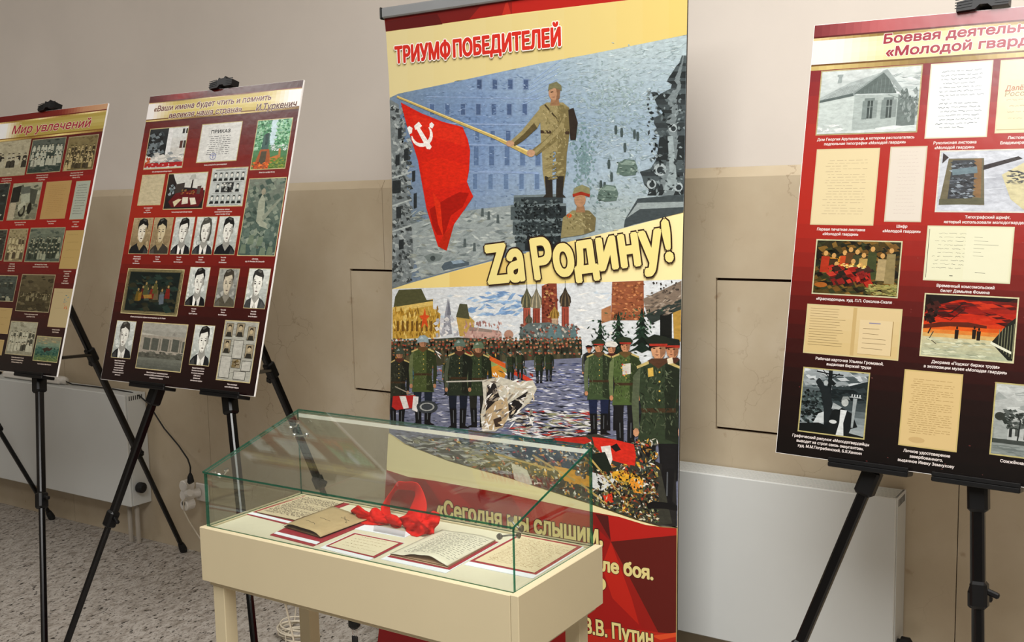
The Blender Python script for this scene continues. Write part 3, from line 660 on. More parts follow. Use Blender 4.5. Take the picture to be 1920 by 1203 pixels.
def f(S):
    S.rect(0, 0, 1, 1, '1c1416'); S.poly('.12,0 1,0 1,.5 .7,.42 .3,.38 .2,.2', 'c4c4bc'); S.poly('0,0 .12,0 .2,.4 .16,.66 .02,.7', '241c1a'); S.noise(14, ['5a6668', '8a9498'], .05, .05, R_, (.08, .3, .22, .6))
    S.poly('.22,.3 .46,.26 .46,.55 .24,.6', '37302c'); S.poly('.26,.56 .95,.42 1,.7 .9,.95 .2,.96 .1,.8', '5a1216'); S.poly('.56,.18 .74,.16 .7,.03 .6,.04', 'a8a8a0'); S.poly('.64,.18 .67,.18 .67,.48 .62,.48', '201816')
    S.poly('.22,.8 .36,.72 .44,.74 .28,.95', 'c8bc98'); S.poly('.46,.68 .6,.68 .62,.86 .46,.88', 'd0c8b4'); S.poly('.64,.7 .78,.7 .84,.88 .7,.9', 'd0c8b4'); S.poly('.8,.38 .9,.36 .88,.6 .8,.6', '4a3c38'); S.noise(20, ['7a5a30', 'a0522c'], .04, .03, R_, (.4, .45, .75, .6))
s = framed(P, t, (316.5, 325.3), (391, 322), (305, 393), f); caption(P, t, s, ['Часть экспозиции музея «Молодая гвардия»'], .0045, ws=.75)
def f(S):
    S.rect(0, 0, 1, 1, 'b4b8b4'); S.rect(.1, .03, .95, .05, '70746f')
    def mini(x, y, w_=.12, h=.24):
        S.rect(x, y, x+w_, y+h, '9aa09c'); S.ell(x+w_/2, y+h*.36, w_*.26, h*.24, 'd0cfc6', 8); S.poly([(x+w_*.2, y+h*.3), (x+w_*.3, y+h*.08), (x+w_*.7, y+h*.08), (x+w_*.8, y+h*.3), (x+w_*.5, y+h*.18)], '1a1c1c'); S.poly([(x, y+h), (x+w_*.15, y+h*.7), (x+w_*.85, y+h*.7), (x+w_, y+h)], '1c1e1e')
    for i in range(6): mini(.05+i*.158, .09)
    for i in range(6): mini(.05+i*.158, .7)
    mini(.17, .39); mini(.74, .39); S.rect(.34, .38, .68, .64, '2a2c2c'); S.noise(40, ['8a8e8a', '0e1010', 'c0c0b8'], .04, .04, R_, (.35, .4, .67, .62))
    for v in (.36, .66, .97): S.rect(.1, v, .9, v+.008, '80847f')
s = framed(P, t, (398.6, 315.5), (466.3, 312.5), (387.8, 388), f); caption(P, t, s, ['Краснодонцы, казнённые', 'немецко-фашистскими оккупантами', 'в парке 29 сентября 1942 года'], .0042, .0078, .78)
def f(S):
    S.vgrad([(0, '6c7266'), (.4, '59655a'), (.7, '46574f'), (1, '3a4c46')], n=10); S.noise(130, ['6f7a6c', '4a5a50', '7c8676', '3c4c44'], .12, .05, R_, d=6)
    S.poly('.34,.3 .42,.2 .52,.28 .56,.5 .48,.62 .36,.56', '8f9482'); S.ell(.44, .17, .06, .045, '8a8572'); S.poly('.5,.5 .95,.24 .96,.27 .55,.56', '7c8272'); S.poly('.42,.52 .7,.6 .72,.66 .46,.62', '8f9482')
    for x, y in ((.16, .6), (.3, .7), (.56, .72), (.72, .62), (.84, .66), (.12, .82), (.66, .86), (.86, .85), (.42, .86)):
        S.ell(x, y, .05, .034, '6c786c', 8); S.poly([(x-.09, y+.16), (x-.06, y+.04), (x+.06, y+.04), (x+.09, y+.16)], R_.choice(['4c5c54', '56665c', '64725f']))
s = framed(P, t, (467.8, 334.5), (538.7, 331.3), (446.3, 479.5), f, name='picture'); caption(P, t, s, ['«Расстрел»,', 'худ. А.А. Фильберт, М.А. Вольштейн'], .0045, .008, .78)
PR = [((242.2, 475.7), (252, 408.4), (288.3, 408.4), dict(tone='warm', cloth='16181a', collar=False, facec='d2cbb8', side=-1), ['Боевой командир', '«Молодой гвардии»', 'Туркенич', 'Иван Васильевич']),
 ((279.8, 476.3), (290.5, 407.8), (326, 407.8), dict(tone='warm', cloth='34302a', collar=False, facec='c0b290'), ['Член штаба', 'Громова', 'Ульяна Матвеевна']),
 ((319.3, 476.9), (330, 406.8), (366.5, 406.3), dict(tone='cool', side=1), ['Член штаба', 'Земнухов', 'Иван Александрович']),
 ((359.4, 476.9), (370.5, 406.2), (408.4, 405.6), dict(tone='cool', hair='44443e', woman=True, cloth='22262a'), ['Член штаба', 'Шевцова', 'Любовь Григорьевна']),
 ((401, 477.3), (412.2, 405.3), (451, 404.7), dict(tone='cool', cloth='101418', collar=False, side=-1), ['Член штаба', 'Кошевой', 'Олег Васильевич']),
 ((347, 572.7), (357.5, 500), (395.4, 500), dict(tone='cool', cloth='101214', side=1), ['Член штаба', 'Тюленин', 'Сергей Гаврилович']),
 ((401, 574.6), (412.2, 502.6), (450.6, 502.6), dict(tone='grey', hair='3a342c', cloth='4a463a', collar=False, facec='b8ae98'), ['Член штаба', 'Левашов', 'Василий Иванович']),
 ((457, 577.4), (468, 502.6), (508.5, 503.5), dict(tone='cool', hair='2a2a28', cloth='3a3c3c', side=-1), ['Член штаба', 'Третьякевич', 'Виктор Иосифович']),
 ((208.4, 669.5), (220, 600), (256.6, 600.5), dict(tone='cool', hair='35332e', cloth='17191b'), ['Филипп Петрович Лютиков', 'Во время оккупации был', 'назначен техническим', 'руководителем ЦЭММ.', 'Использовал служебное', 'положение для подпольной', 'деятельности']),
 ((352, 683), (366.4, 608), (404, 610), dict(tone='cool', cloth='1a1c1e', side=1), ['Николай Петрович Бараков', 'Оккупационными властями', 'был назначен начальником', 'ЦЭММ. Один из', 'руководителей', 'краснодонского подполья'])]
for BL, TL, TR, kw, cap in PR:
    s = framed(P, t, TL, TR, BL, lambda S: portrait(S, R_, **kw), ew=.0016); caption(P, t, s, cap, .0042, .0078, .72)
def f(S):
    S.rect(0, 0, 1, 1, '5a5238'); 
    for i in range(44):
        for v in (.02, .965): S.rect(i/44+.004, v, i/44+.013, v+.014, 'a09468', keep=True, lift=1e-5)
    for i in range(32):
        for u in (.012, .975): S.rect(u, i/32+.005, u+.012, i/32+.016, 'a09468', keep=True, lift=1e-5)
    S.a.n += 2e-5; S.rect(.05, .06, .95, .94, '101a18'); S.noise(120, ['16241f', '0e1614', '1f2f28', '2a2a1c'], .1, .07, R_, (.1, .1, .9, .9), 4)
    for x, y, c in ((.25, .5, '5a4a1c'), (.33, .44, '4a1814'), (.42, .48, '3a4038'), (.5, .44, '6a2018'), (.58, .46, '5a4c34'), (.68, .5, '4a4c46'), (.78, .42, '6a1c14'), (.38, .36, '42462a'), (.55, .32, '4a4826')):
        S.poly([(x-.045, y+.22), (x-.03, y), (x+.03, y), (x+.05, y+.22)], c); S.ell(x, y-.04, .018, .035, '8a7448', 7)
    S.poly('.35,.58 .5,.56 .52,.64 .38,.66', '8a6a30'); S.poly('.64,.56 .72,.54 .74,.76 .66,.78', '565e66'); S.poly('.26,.56 .32,.5 .32,.7 .27,.72', '7a5a1e')
s = framed(P, t, (240.6, 502.5), (346.8, 503.8), (227.4, 586.9), f, name='picture'); caption(P, t, s, ['«Первое организационное собрание молодогвардейцев», худ. С.Н. Левина'], .0045, ws=.78)
def f(S):
    S.vgrad([(0, '98968c'), (.3, '8a887e'), (1, '6a6a60')], n=6); S.poly('0,.22 1,.32 1,.38 0,.27', 'a8a498'); S.poly('.7,.24 .74,.18 .78,.25', '807c74'); S.rect(0, .27, 1, .66, '90897c'); 
    for x in (.08, .27, .5, .73): S.poly([(x, .32), (x+.15, .335), (x+.15, .6), (x, .585)], '4c4e46'); S.rect(x+.17, .34, x+.2, .6, '6e6a5e')
    S.rect(.95, .36, 1, .6, '4c4e46'); S.rect(0, .66, 1, .76, '4a4a42'); S.noise(60, ['44443c', '56564c'], .08, .03, R_, (0, .63, 1, .77)); S.vgrad([(.76, '66685e'), (1, '4c4e46')], n=4)
s = framed(P, t, (268.4, 602.7), (353.7, 607.4), (250, 689.5), f); caption(P, t, s, ['Здание Центральных электромеханических', 'мастерских (ЦЭММ) шахтоуправления № 10, центр', 'антифашистского подполья'], .0045, .0082, .78)
def f(S):
    S.rect(0, 0, 1, 1, '9a998e'); S.noise(70, ['84837a', 'a4a398'], .1, .012, R_, (.05, .03, .95, .97))
    for x, y, w_, h, p in ((.06, .04, .2, .22, 1), (.38, .03, .22, .22, 1), (.73, .08, .2, .22, 1), (.06, .32, .2, .22, 1), (.36, .32, .28, .3, 0), (.74, .38, .22, .22, 1), (.05, .6, .3, .36, 0), (.4, .64, .24, .14, 2), (.7, .66, .26, .16, 0), (.5, .84, .34, .13, 0)):
        S.rect(x-.012, y-.008, x+w_+.012, y+h+.008, '2a2822'); S.rect(x, y, x+w_, y+h, 'a8a69c' if not p else '8c8068')
        if p == 1: S.ell(x+w_/2, y+h*.35, w_*.24, h*.22, 'a89878', 8); S.poly([(x+w_*.2, y+h*.3), (x+w_*.3, y+h*.08), (x+w_*.7, y+h*.08), (x+w_*.8, y+h*.3), (x+w_*.5, y+h*.18)], '2c261e'); S.poly([(x+w_*.05, y+h), (x+w_*.2, y+h*.66), (x+w_*.8, y+h*.66), (x+w_*.95, y+h)], '2a2822')
        if p == 2: S.noise(16, ['6a5a38', '4a3c24'], .05, .03, R_, (x+.02, y+.02, x+w_-.02, y+h-.02))
s = framed(P, t, (422.6, 599.5), (487, 601.7), (403.3, 711.7), f, name='picture'); caption(P, t, s, ['Часть экспозиции', 'музея «Молодая гвардия»'], .0045, .0082, .78)
# ------------ board A: leftmost
def redA(u, v):
    return mixs([(0, '4a1210'), (.12, '4c0f0e'), (.3, '7c1310'), (.45, '84140f'), (.6, '5c120f'), (.75, '36100d'), (.9, '180a09'), (1, '0c0707')], v)
P, t, W, H = board('A', 'dark red exhibition board of old group photographs at the left edge', (.022, .032, .095, .106), redA,
    hdr(.2, 1.2, ('96833a', 'a8995a'), lambda u: mixs([(0, '5a0e0c'), (.6, '6a1a12'), (.8, 'a87858'), (1, 'b08a68')], u)))
tt = Art(P, 3e-4); tt.text('Мир увлечений', (22, 251.5), (167.5, 238), 14.5, '8c2030', .03, ('d8ccb0', .055), .14); tt.build('title_lettering', M['laminate'], t)
G1 = ('8a836c', '77705a'); 
def grp(bg, d, l, **k): return lambda S: crowd(S, R_, bg, d, l, **k)
AP = [((-42, 267), (-8, 265.5), (-52, 332), grp(G1, '2a2820', '8f8a74', rows=2, per=4, y0=.35, y1=.5), ['Семья', 'в парке']),
 ((-4, 266.5), (58.6, 263.6), (-14, 332.5), grp(('9a937a', '8c866e'), '24221c', '9f9a84', rows=2, per=6, y0=.38, y1=.52, white=.4), ['Ученики рабочей школы. Фото', 'снято в школьном саду. Первый', 'ряд. 1937 год']),
 ((61.9, 262.3), (124.8, 257.8), (53.6, 326), grp(('4c5148', '23302a'), '1f2a26', 'a3a594', rows=3, per=8, y0=.2, y1=.55, white=.8), ['Участники хора (1-й ряд, 3-й слева)', 'после выступления в летнем парке', 'на Молодой Гвардии']),
 ((129.7, 256.8), (185.9, 251.9), (121, 321), grp(('6e6240', '5a4e30'), '2c2414', 'a08f64', rows=5, per=8, y0=.3, y1=.75, white=.35, hs=.8), ['Юные пионеры (4-й ряд, 7-й слева)', 'среди отдыхающих на даче. Станция', 'г. Краснодон. 1938 год']),
 ((-40, 346), (20, 343.5), (-53, 416), grp(('2a302c', '1a201c'), '141816', '8f9484', rows=2, per=4), ['Самодеятельность']),
 ((-40, 431), (15, 430), (-47, 488), grp(('3a3c34', '22241e'), '141410', '9f9a88', rows=2, per=3), ['Друзья']),
 ((18.7, 429), (53.6, 428.3), (8, 490), grp(('857a5a', '665c40'), '3a3020', 'a69a74', rows=3, per=5, y0=.3, y1=.7, white=.6), ['В детском саду', '(2-й ряд, 1-я слева)', 'среди воспитателей', 'г. Краснодон. 1932 год']),
 ((57.9, 427), (123.5, 425.3), (46.7, 491), grp(('5e6454', '3e463c'), '20281f', '80846e', rows=4, per=10, y0=.3, y1=.72, white=.15, hs=.85), ['Ваня Земнухов (3-й ряд, 1-й справа)', 'среди комсомольцев в дни каникул. 1940 год']),
 ((-30, 515), (34, 516.8), (-40, 563), grp(('3c423a', '2a302a'), '1a201a', '7a7c68', rows=2, per=5), ['Ученики в саду', 'школы. 1936 год']),
 ((41.9, 513.6), (104.8, 514.4), (26.7, 582.7), grp(('4e4630', '2e2818'), '28220f', '6a6246', rows=2, per=14, y0=.5, y1=.6, hs=.5), ['Участники похода в экскурсии, снимок', 'у старой башни. 1936 год']),
 ((21.2, 601), (71.9, 604), (5.5, 662.8), grp(('8c8a76', '74715e'), '34342a', 'a3a18c', rows=3, per=8, y0=.3, y1=.65, white=.6), ['Во время физкультурной (1-й слева)', 'среди участников кружковой игры', 'Л.И.Лозова. Краснодон. 1939 год']),
]
for TL, TR, BL, fn, cap in AP:
    s = framed(P, t, TL, TR, BL, fn, edge='8f8566'); caption(P, t, s, cap, .0044, .0086, .72, c='c8b8a8')
def f(S):
    S.vgrad([(0, '8a8a74'), (.6, '7a7862'), (1, '5e5c4a')], n=6); S.noise(70, ['6a6c58', '8f8f78', '4a4c3e'], .1, .06, R_, d=6); S.poly('0,.1 .3,.05 .3,.5 0,.55', '1a1d18'); S.poly('.3,.1 .62,.08 .64,.3 .34,.34', '50544a')
    S.poly('.34,.3 .72,.26 .78,.5 .4,.6', '8f927e'); S.poly('.62,.14 .9,.2 .88,.6 .7,.55', '3c3f34'); S.ell(.46, .74, .12, .19, '15170f', 16); S.ell(.46, .74, .07, .12, '6a6a56', 12); S.ell(.72, .7, .08, .16, '15170f', 14); S.poly('.3,.6 .5,.5 .6,.6 .5,.62 .34,.8', '9a9a84'); S.poly('.02,.52 .24,.52 .22,1 0,1', '948c74')
s = framed(P, t, (25.7, 344), (80.3, 341), (14.5, 413.3), f, edge='8f8566', label='sepia photograph of an early motor car'); caption(P, t, s, ['Первая машина на шахте, в кабине', 'сидит отец героя. 1931 год'], .0044, .0086, .72, c='c8b8a8')
for TL, TR, BL, bg, ink, n, hd, cap in [((88, 341), (134.7, 339.2), (76, 410.8), '9a7c4c', '7e6238', 16, 0, ['Самодельный пионерский', 'Иван Земнухов']),
  ((143.5, 339.7), (170.4, 338.4), (131, 411.5), '8f9486', '23272a', 12, 1, ['Почётная грамота', 'ученицы', 'Любови Шевцовой']),
  ((124, 432), (158.4, 430.7), (112.8, 503.6), '98804e', '7c6a40', 4, 1, ['Страница из альбома', 'с чертежами', '«Песни о любви', 'на память»', 'для подруги', 'Клавдии Ковалёвой']),
  ((102.3, 540.3), (137, 541), (87.3, 612), '9a8a66', '8a7c5c', 2, 1, ['Страница из альбома', 'Сергея Тюленина']),
  ((-30, 575), (24, 577), (-42, 622), '978052', '6a5636', 3, 1, ['Рисунок']), ((-30, 634), (8.7, 636), (-38, 662), '978052', '6a5636', 3, 1, ['Рисунок'])]:
    def f(S, bg=bg, ink=ink, n=n, hd=hd):
        doc(S, bg, ink, n, R_, .12, .85, .012 if hd else .006, bool(hd))
        if bg == '9a8a66': S.noise(10, ['4a6a6c', '567478'], .05, .015, R_, (.6, .15, .9, .35)); S.noise(8, ['a8522c', '9a4a28'], .05, .02, R_, (.62, .38, .9, .52))
    s = framed(P, t, TL, TR, BL, f, edge='a08c60', ew=.001, name='document'); caption(P, t, s, cap, .0044, .0086, .72, c='c8b8a8')
def f(S):
    S.vgrad([(0, '7a7258'), (.35, '5c6e5c'), (.6, '2c4c40'), (1, '4a5a34')], n=8); S.noise(70, ['24443a', '35584a', '1c3c34'], .08, .05, R_, (0, .45, 1, .75)); S.poly('.3,.5 .5,.42 .62,.48 .7,.4 .7,.5 .6,.58 .5,.56 .42,.66 .38,.6', '2a2016'); S.noise(40, ['5a6a38', '6c7a40'], .06, .02, R_, (0, .75, 1, 1)); S.noise(20, ['6a6450', '8a7c58'], .12, .03, R_, (0, .05, 1, .3))
s = framed(P, t, (69.9, 628.9), (116, 632.6), (57.9, 675.3), f, edge='9a9066', name='picture'); caption(P, t, s, ['Рисунок акварелью Ивана Земнухова'], .0044, ws=.72, c='c8b8a8')
# ------------ board C: right
def redC(u, v):
    b = mixs([(0, '7c3034'), (.12, '80262c'), (.25, 'a82c28'), (.42, 'a8241c'), (.56, '7a1c16'), (.7, '441210'), (.84, '1e0e0c'), (1, '0e0a09')], v)
    g = math.exp(-((u-.12)**2/.25+(v-.4)**2/.03)); return mixs([(0, b), (1, 'b4281a')], g*.6)
P, t, W, H = board('C', 'large dark red exhibition board with a farmhouse photograph, cut by the right edge', (.028, .038, .094, .108), redC,
    hdr(.16, .9, ('dcd498', 'e8e0b0'), lambda u: mixs([(0, '7a2c30'), (.2, 'b85a5c'), (.6, '9a5a60'), (1, '8a5a60')], u)))  # glare veil painted into the paler gold band and pinkish strip
tt = Art(P, 3e-4)
tt.text('Боевая деятельность', (1657, 81.5), (2003, 52), 17, '9c2236', .04, ('f4ece0', .085), .05)
tt.text('«Молодой гвардии»', (1661, 105.5), (1991, 79), 17, '9c2236', .04, ('f4ece0', .085), .05)
tt.build('title_lettering', M['laminate'], t)
R_ = random.Random(11); CC = dict(h=.0062, pitch=.0105, ws=.98, c='f0e4de', shear=.05, bold=.03)
def f(S):
    S.vgrad([(0, 'cfd6d4'), (.5, 'c0cac8'), (1, 'b8c2be')], n=6)
    S.noise(60, ['b4bebc', 'd4dad8', 'a8b2b0'], .08, .02, R_, (.6, .1, 1, .5), 6)
    S.poly('0,.42 .14,.34 .2,.32 .3,.28 .64,.04 .66,.08 .36,.4 .34,.42 .3,.38 .0,.46', '8f9a98'); S.poly('0,.42 .3,.2 .62,.06 .34,.36 0,.47', 'a8b2b0')
    for i in range(13): x = .04+i*.045; S.line([(x, .46-(x*.3)), (x+.24, .27-(x*.32))], .004, '7c8785')
    S.poly('.17,.2 .18,.1 .165,.09 .165,.06 .225,.06 .225,.09 .215,.1 .215,.19', '98a3a1'); S.poly('.35,.38 .655,.05 .78,.4', '5c6865')
    for i in range(9): S.line([(.42+i*.04, .38), (.42+i*.04, .36-(.24-abs(.655-.42-i*.04))*.95)], .005, '76827f')
    S.poly('.62,.04 .67,.02 .92,.5 .9,.53', '9aa5a3'); S.poly('0,.46 .34,.37 .35,.41 0,.5', '5a6664')
    S.poly('0,.5 .36,.41 .36,.98 0,1', 'c2ccc8'); S.poly('.36,.4 .8,.42 .8,.94 .36,.97', 'a9b4b0'); S.poly('.8,.42 .98,.58 .98,.9 .8,.93', '6c7774')
    for x in (.47, .66):
        S.poly([(x, .46), (x+.1, .46), (x+.1, .5), (x-.005, .5)], '75817e'); S.rect(x-.02, .5, x+.03, .79, '7c8885'); S.rect(x+.03, .5, x+.085, .78, '3e4846'); S.rect(x+.085, .5, x+.13, .77, '87928f'); S.line([(x+.057, .5), (x+.057, .78)], .006, '9aa5a2'); S.line([(x+.03, .6), (x+.085, .6)], .008, '9aa5a2')
    S.noise(70, ['6a7672', '8f9a97', '586461'], .02, .06, R_, (.82, .35, 1, .85), 6); S.line('.7,.42 .84,.5 1,.5', .008, '7a8683'); S.line('.75,.3 .86,.46 .8,.52', .006, '8a9693')
    S.poly('0,.97 .4,.96 .8,.92 1,.9 1,1 0,1', 'cfd8d5'); S.poly('.6,.93 .78,.9 .9,.92 .8,.96 .6,.96', 'dfe6e3'); S.noise(16, ['dfe4e2', 'c6cecb'], .05, .03, R_, (0, .86, .25, .96))
s = framed(P, t, (1540, 133), (1731, 119.5), (1532, 254), f, label='black and white photograph of a tile-roofed farmhouse'); caption(P, t, s, ['Дом Георгия Арутюнянца, в котором располагалась', 'подпольная типография «Молодой гвардии»'], **CC)
s = framed(P, t, (1745.6, 120), (1863, 111), (1737, 260), lambda S: doc(S, 'dfe3e2', '5a6064', 15, R_, .14, .95, .008, True, .1, .93), edge='d8d4ba', name='document'); caption(P, t, s, ['Рукописная листовка', '«Молодой гвардии»'], **CC)
def f(S):
    doc(S, 'e2d8b4', 'b09a74', 4, R_, .12, .9, .008, True, .55, .9); S.poly('.4,.02 .62,.0 .5,.16', 'b83428'); S.a.textm('Далёкой', Vector(S.m(.1, .42)), Vector(S.m(.62, .42)), .011, 'b07058', .02, None, .1); S.a.textm('России', Vector(S.m(.1, .5)), Vector(S.m(.6, .5)), .011, 'a08060', .01, None, .1); S.rect(0, .965, 1, .975, 'b8a878')
s = framed(P, t, (1876.6, 113), (1992, 104), (1869, 250), f, edge='d8d0a8', name='document'); caption(P, t, s, ['Листовка поэта', 'Владимира Загоруйко'], **CC)
s = framed(P, t, (1531.7, 279.8), (1650.4, 276.4), (1520.4, 421), lambda S: doc(S, 'e0cfa4', 'b4a584', 20, R_, .15, .95, .005, False, .14, .9), edge='d6c79c', name='document'); caption(P, t, s, ['Первая печатная листовка', '«Молодой гвардии»'], **CC)
s = framed(P, t, (1669.9, 275), (1739.4, 273.6), (1659.4, 415.4), lambda S: doc(S, 'dcd2c4', 'c4b0aa', 18, R_, .2, .9, .004, True, .06, .95), edge='cfc3a8', name='document'); caption(P, t, s, ['Шифр', '«Молодой гвардии»'], **CC)
def f(S):
    S.rect(0, 0, 1, 1, 'c4c8d0'); S.noise(30, ['ccd0d8', 'b8bcc4'], .2, .1, R_, d=4); S.poly('.02,.02 .08,.1 .02,.2', '34282a'); S.poly('.08,.12 .42,.12 .46,.9 .02,.88', '6c644c'); S.poly('.12,.15 .34,.15 .34,.8 .1,.8', '3a3c40'); S.poly('.33,.13 .4,.13 .42,.78 .35,.76', '846440'); S.noise(150, ['5a6068', '8a949c', '23262a', '3c4248'], .035, .02, R_, (.12, .17, .35, .78), 12)
    S.poly('.12,.3 .36,.26 .37,.36 .13,.4', '6c8088'); S.poly('.02,.8 .45,.78 .46,.88 .02,.9', '5c5a44'); S.poly('.42,.24 .74,.1 .78,.14 .42,.32', '2c2424'); S.poly('.6,.4 .8,.2 1,.2 1,.9 .85,1 .7,.8', 'cfc69c'); S.noise(80, ['3a3c40', '55585c'], .035, .014, R_, (.66, .33, .95, .55), 10)
s = framed(P, t, (1762.6, 282), (1968, 276), (1754, 397.6), f, edge='d8d6c8'); caption(P, t, s, ['Типографский шрифт,', 'который использовали молодогвардейцы'], **CC)
def f(S):
    S.vgrad([(0, '2a2814'), (.5, '3a2c14'), (1, '54441c')], n=6); S.noise(260, ['1a1c10', '4a3c18', '6a4a1c', '30341a', '18140c', '7a5a24'], .08, .07, R_, d=6); S.noise(60, ['b8781c', 'd89430', 'e8b050'], .05, .05, R_, (.2, .32, .6, .55), 14)
    for x, y, c, h in ((.12, .2, 'a83018', .4), (.22, .24, '3c2a14', .3), (.35, .18, 'b8441c', .4), (.42, .12, '5a3a1c', .3), (.5, .16, '3a3c24', .35), (.58, .22, 'b09050', .3), (.68, .1, '3c4424', .6), (.8, .22, 'a89468', .5), (.9, .12, '8a7a50', .65), (.46, .34, '5a5430', .25), (.26, .4, '1c1810', .3), (.55, .4, 'c8b070', .2)):
        S.poly([(x-.06, y+h), (x-.05, y+.1), (x+.05, y+.1), (x+.06, y+h)], c); S.ell(x, y+.04, .028, .05, 'c89858', 8)
    S.poly('.2,.46 .66,.5 .7,.8 .3,.72', '941c14'); S.noise(50, ['741410', 'b83020', '201810', '3a1c14'], .07, .08, R_, (.2, .5, .7, .8)); S.noise(20, ['f0d890', 'f0c060'], .03, .02, R_, (.28, .42, .6, .5)); S.ell(.09, .84, .08, .05, 'a05a20')
    S.noise(80, ['8a8a4c', '5a5428', 'a09454'], .05, .025, R_, (.66, .78, 1, .98))
s = framed(P, t, (1530.9, 448), (1692.8, 450.7), (1521.5, 550.5), f, edge='c8c49c', name='picture'); caption(P, t, s, ['«Краснодонцы», худ. П.П. Соколов-Скаля'], **CC)
def f(S):
    doc(S, 'e2e0c0', '77796e', 10, R_, .06, .4, .008, True, .12, .85); S.rect(.46, .02, .98, .98, 'e4e2c4'); doc_ = S
    for i in range(6): v = .18+i*.07; S.line([(.56, v), (.6+R_.uniform(.05, .3), v+R_.uniform(-.01, .01))], .006, '8a8c7c')
    S.rect(.01, .04, .016, .97, '3a3a34'); S.line('.3,.92 .34,.92', .012, '55564c'); S.line('.6,.84 .72,.85', .008, '77796e')
s = framed(P, t, (1739.4, 422.5), (1903, 423.9), (1732, 525), f, edge='d6d4b0', name='document'); caption(P, t, s, ['Временный комсомольский', 'билет Демьяна Фомина'], **CC)
def f(S):
    S.vgrad([(0, '241410'), (.12, '7a1810'), (.3, 'b0220f'), (.45, 'c8300f'), (.55, 'd86018'), (.64, 'd8a050'), (.7, 'c8c098'), (1, 'aab094')], n=16); S.noise(60, ['8a140c', '4a100c', 'c02c10'], .16, .04, R_, (.1, .08, 1, .42), 8)
    S.poly('0,0 1,0 .9,.06 .4,.05 .2,.14 0,.2', '18100e'); S.noise(50, ['1c100c', '3a140e'], .06, .06, R_, (0, .1, .14, .42)); S.line('.06,.64 .1,.5 .05,.4 .14,.3 .3,.28 .42,.12', .016, '241410'); S.line('.13,.34 .3,.4 .45,.2', .01, '2c1410'); S.line('.12,.6 .08,.72 .16,.8', .012, '4a463a')
    S.poly('0,.5 .2,.44 .5,.42 .7,.46 .7,.5 .3,.5 0,.56', '5a2010')
    for x, y in ((.38, .5), (.57, .48), (.62, .5)): S.poly([(x-.02, y+.2), (x-.022, y+.05), (x+.022, y+.05), (x+.018, y+.2)], '20140e'); S.ell(x, y+.02, .012, .026, '1c120c', 7)
    S.poly('.76,.72 .92,.4 1,.3 1,.98 .95,.98', '1e2018'); 
    for i in range(6): S.line([(.84+i*.03, .5-.02*i), (.84+i*.03, .8+.03*i)], .008, '77785c')
    S.noise(50, ['c4c8ac', '9aa084', 'd0d0b0'], .08, .02, R_, (.05, .72, .75, .98), 8); S.poly('.76,.7 .98,.84 .98,.88 .75,.74', 'dcdcc4')
s = framed(P, t, (1734, 548.8), (1911.5, 555.5), (1724.9, 667), f, edge='d0caa0', name='picture', label='red and orange diorama picture with dark figures'); caption(P, t, s, ['Диорама «Поджог биржи труда»', 'в экспозиции музея «Молодая гвардия»'], **CC)
def f(S):
    S.vgrad([(0, 'd8c090'), (1, 'd2b880')], n=4); S.rect(.5, 0, .54, 1, 'c4a870'); S.rect(.58, .24, .93, .95, 'dcc69a'); S.line('.58,.95 .93,.95 .93,.24', .008, '9a8050')
    for i in range(15): S.line([(.03, .06+i*.055), (.03+R_.uniform(.3, .42), .06+i*.055)], .006, '7c6a48')
    for i in range(5): S.line([(.62, .42+i*.1), (.62+R_.uniform(.15, .26), .42+i*.1+R_.uniform(-.01, .01))], .006, '7c6a48')
    S.line('.68,.3 .8,.3', .02, '8a86a0')
s = framed(P, t, (1513.9, 569), (1692.8, 577.4), (1505.8, 661), f, edge='cdbf8c', name='document'); caption(P, t, s, ['Рабочая карточка Ульяны Громовой,', 'выданная биржей труда'], **CC)
def f(S):
    S.vgrad([(0, 'a8b0b2'), (.25, '6c7678'), (.5, '2c3638'), (.8, '8a9496'), (1, 'a0a8a8')], n=10); S.noise(70, ['c8ced0', '98a0a2', '4a5456'], .16, .06, R_, (0, 0, 1, .3), 8); S.poly('.2,.36 .5,.3 1,.12 1,.42 .6,.46 .2,.5', '1e2729'); S.noise(50, ['182022', '2c3638'], .12, .05, R_, (.25, .25, 1, .45), 5)
    S.noise(150, ['0e1414', '3c4848', '5c6a6a', '1c2424'], .05, .035, R_, (.0, .35, .34, .85), 8); S.poly('.28,.7 .48,.6 .42,.82 .2,.88', 'c4caca'); S.poly('0,.88 .3,.84 .6,.92 1,.98 1,1 0,1', '101414')
    S.poly('.39,0 .45,0 .46,.9 .38,.9', '12181a'); S.line('.2,.03 .42,.06 .62,.06', .02, '12181a'); S.line('.3,.0 .42,.14 .56,.04', .016, '12181a')
    S.poly('.24,.12 .32,.2 .36,.3 .42,.26 .46,.4 .5,.6 .48,.8 .38,.84 .36,.6 .3,.36 .2,.2', '1c2224'); S.ell(.36, .2, .035, .04, 'aab0b0'); S.ell(.22, .12, .03, .03, '8a9294'); S.poly('.4,.1 .52,.2 .48,.24 .4,.2', '151b1c')
    S.poly('.5,.62 .62,.56 .8,.64 .9,.84 .8,.88 .76,1 .46,1 .44,.8', '14191a'); S.poly('.62,.6 .72,.6 .68,.8 .7,1 .58,1 .62,.8', 'd4d8d6'); S.ell(.68, .48, .055, .062, 'b4b8b4'); S.poly('.62,.46 .64,.39 .72,.38 .76,.44 .7,.42', '8a908e'); S.poly('.5,.5 .64,.56 .6,.6 .48,.6', 'a4aaaa'); S.ell(.52, .8, .06, .03, 'ccd0ce'); S.poly('.8,.4 .86,.4 .83,.86 .8,.86', '9aa2a2')
    for x in (.77, .81, .85, .89): S.rect(x, .34, x+.016, .38, 'c8cccc')
    S.line('.74,.385 .92,.385', .014, 'b4baba')
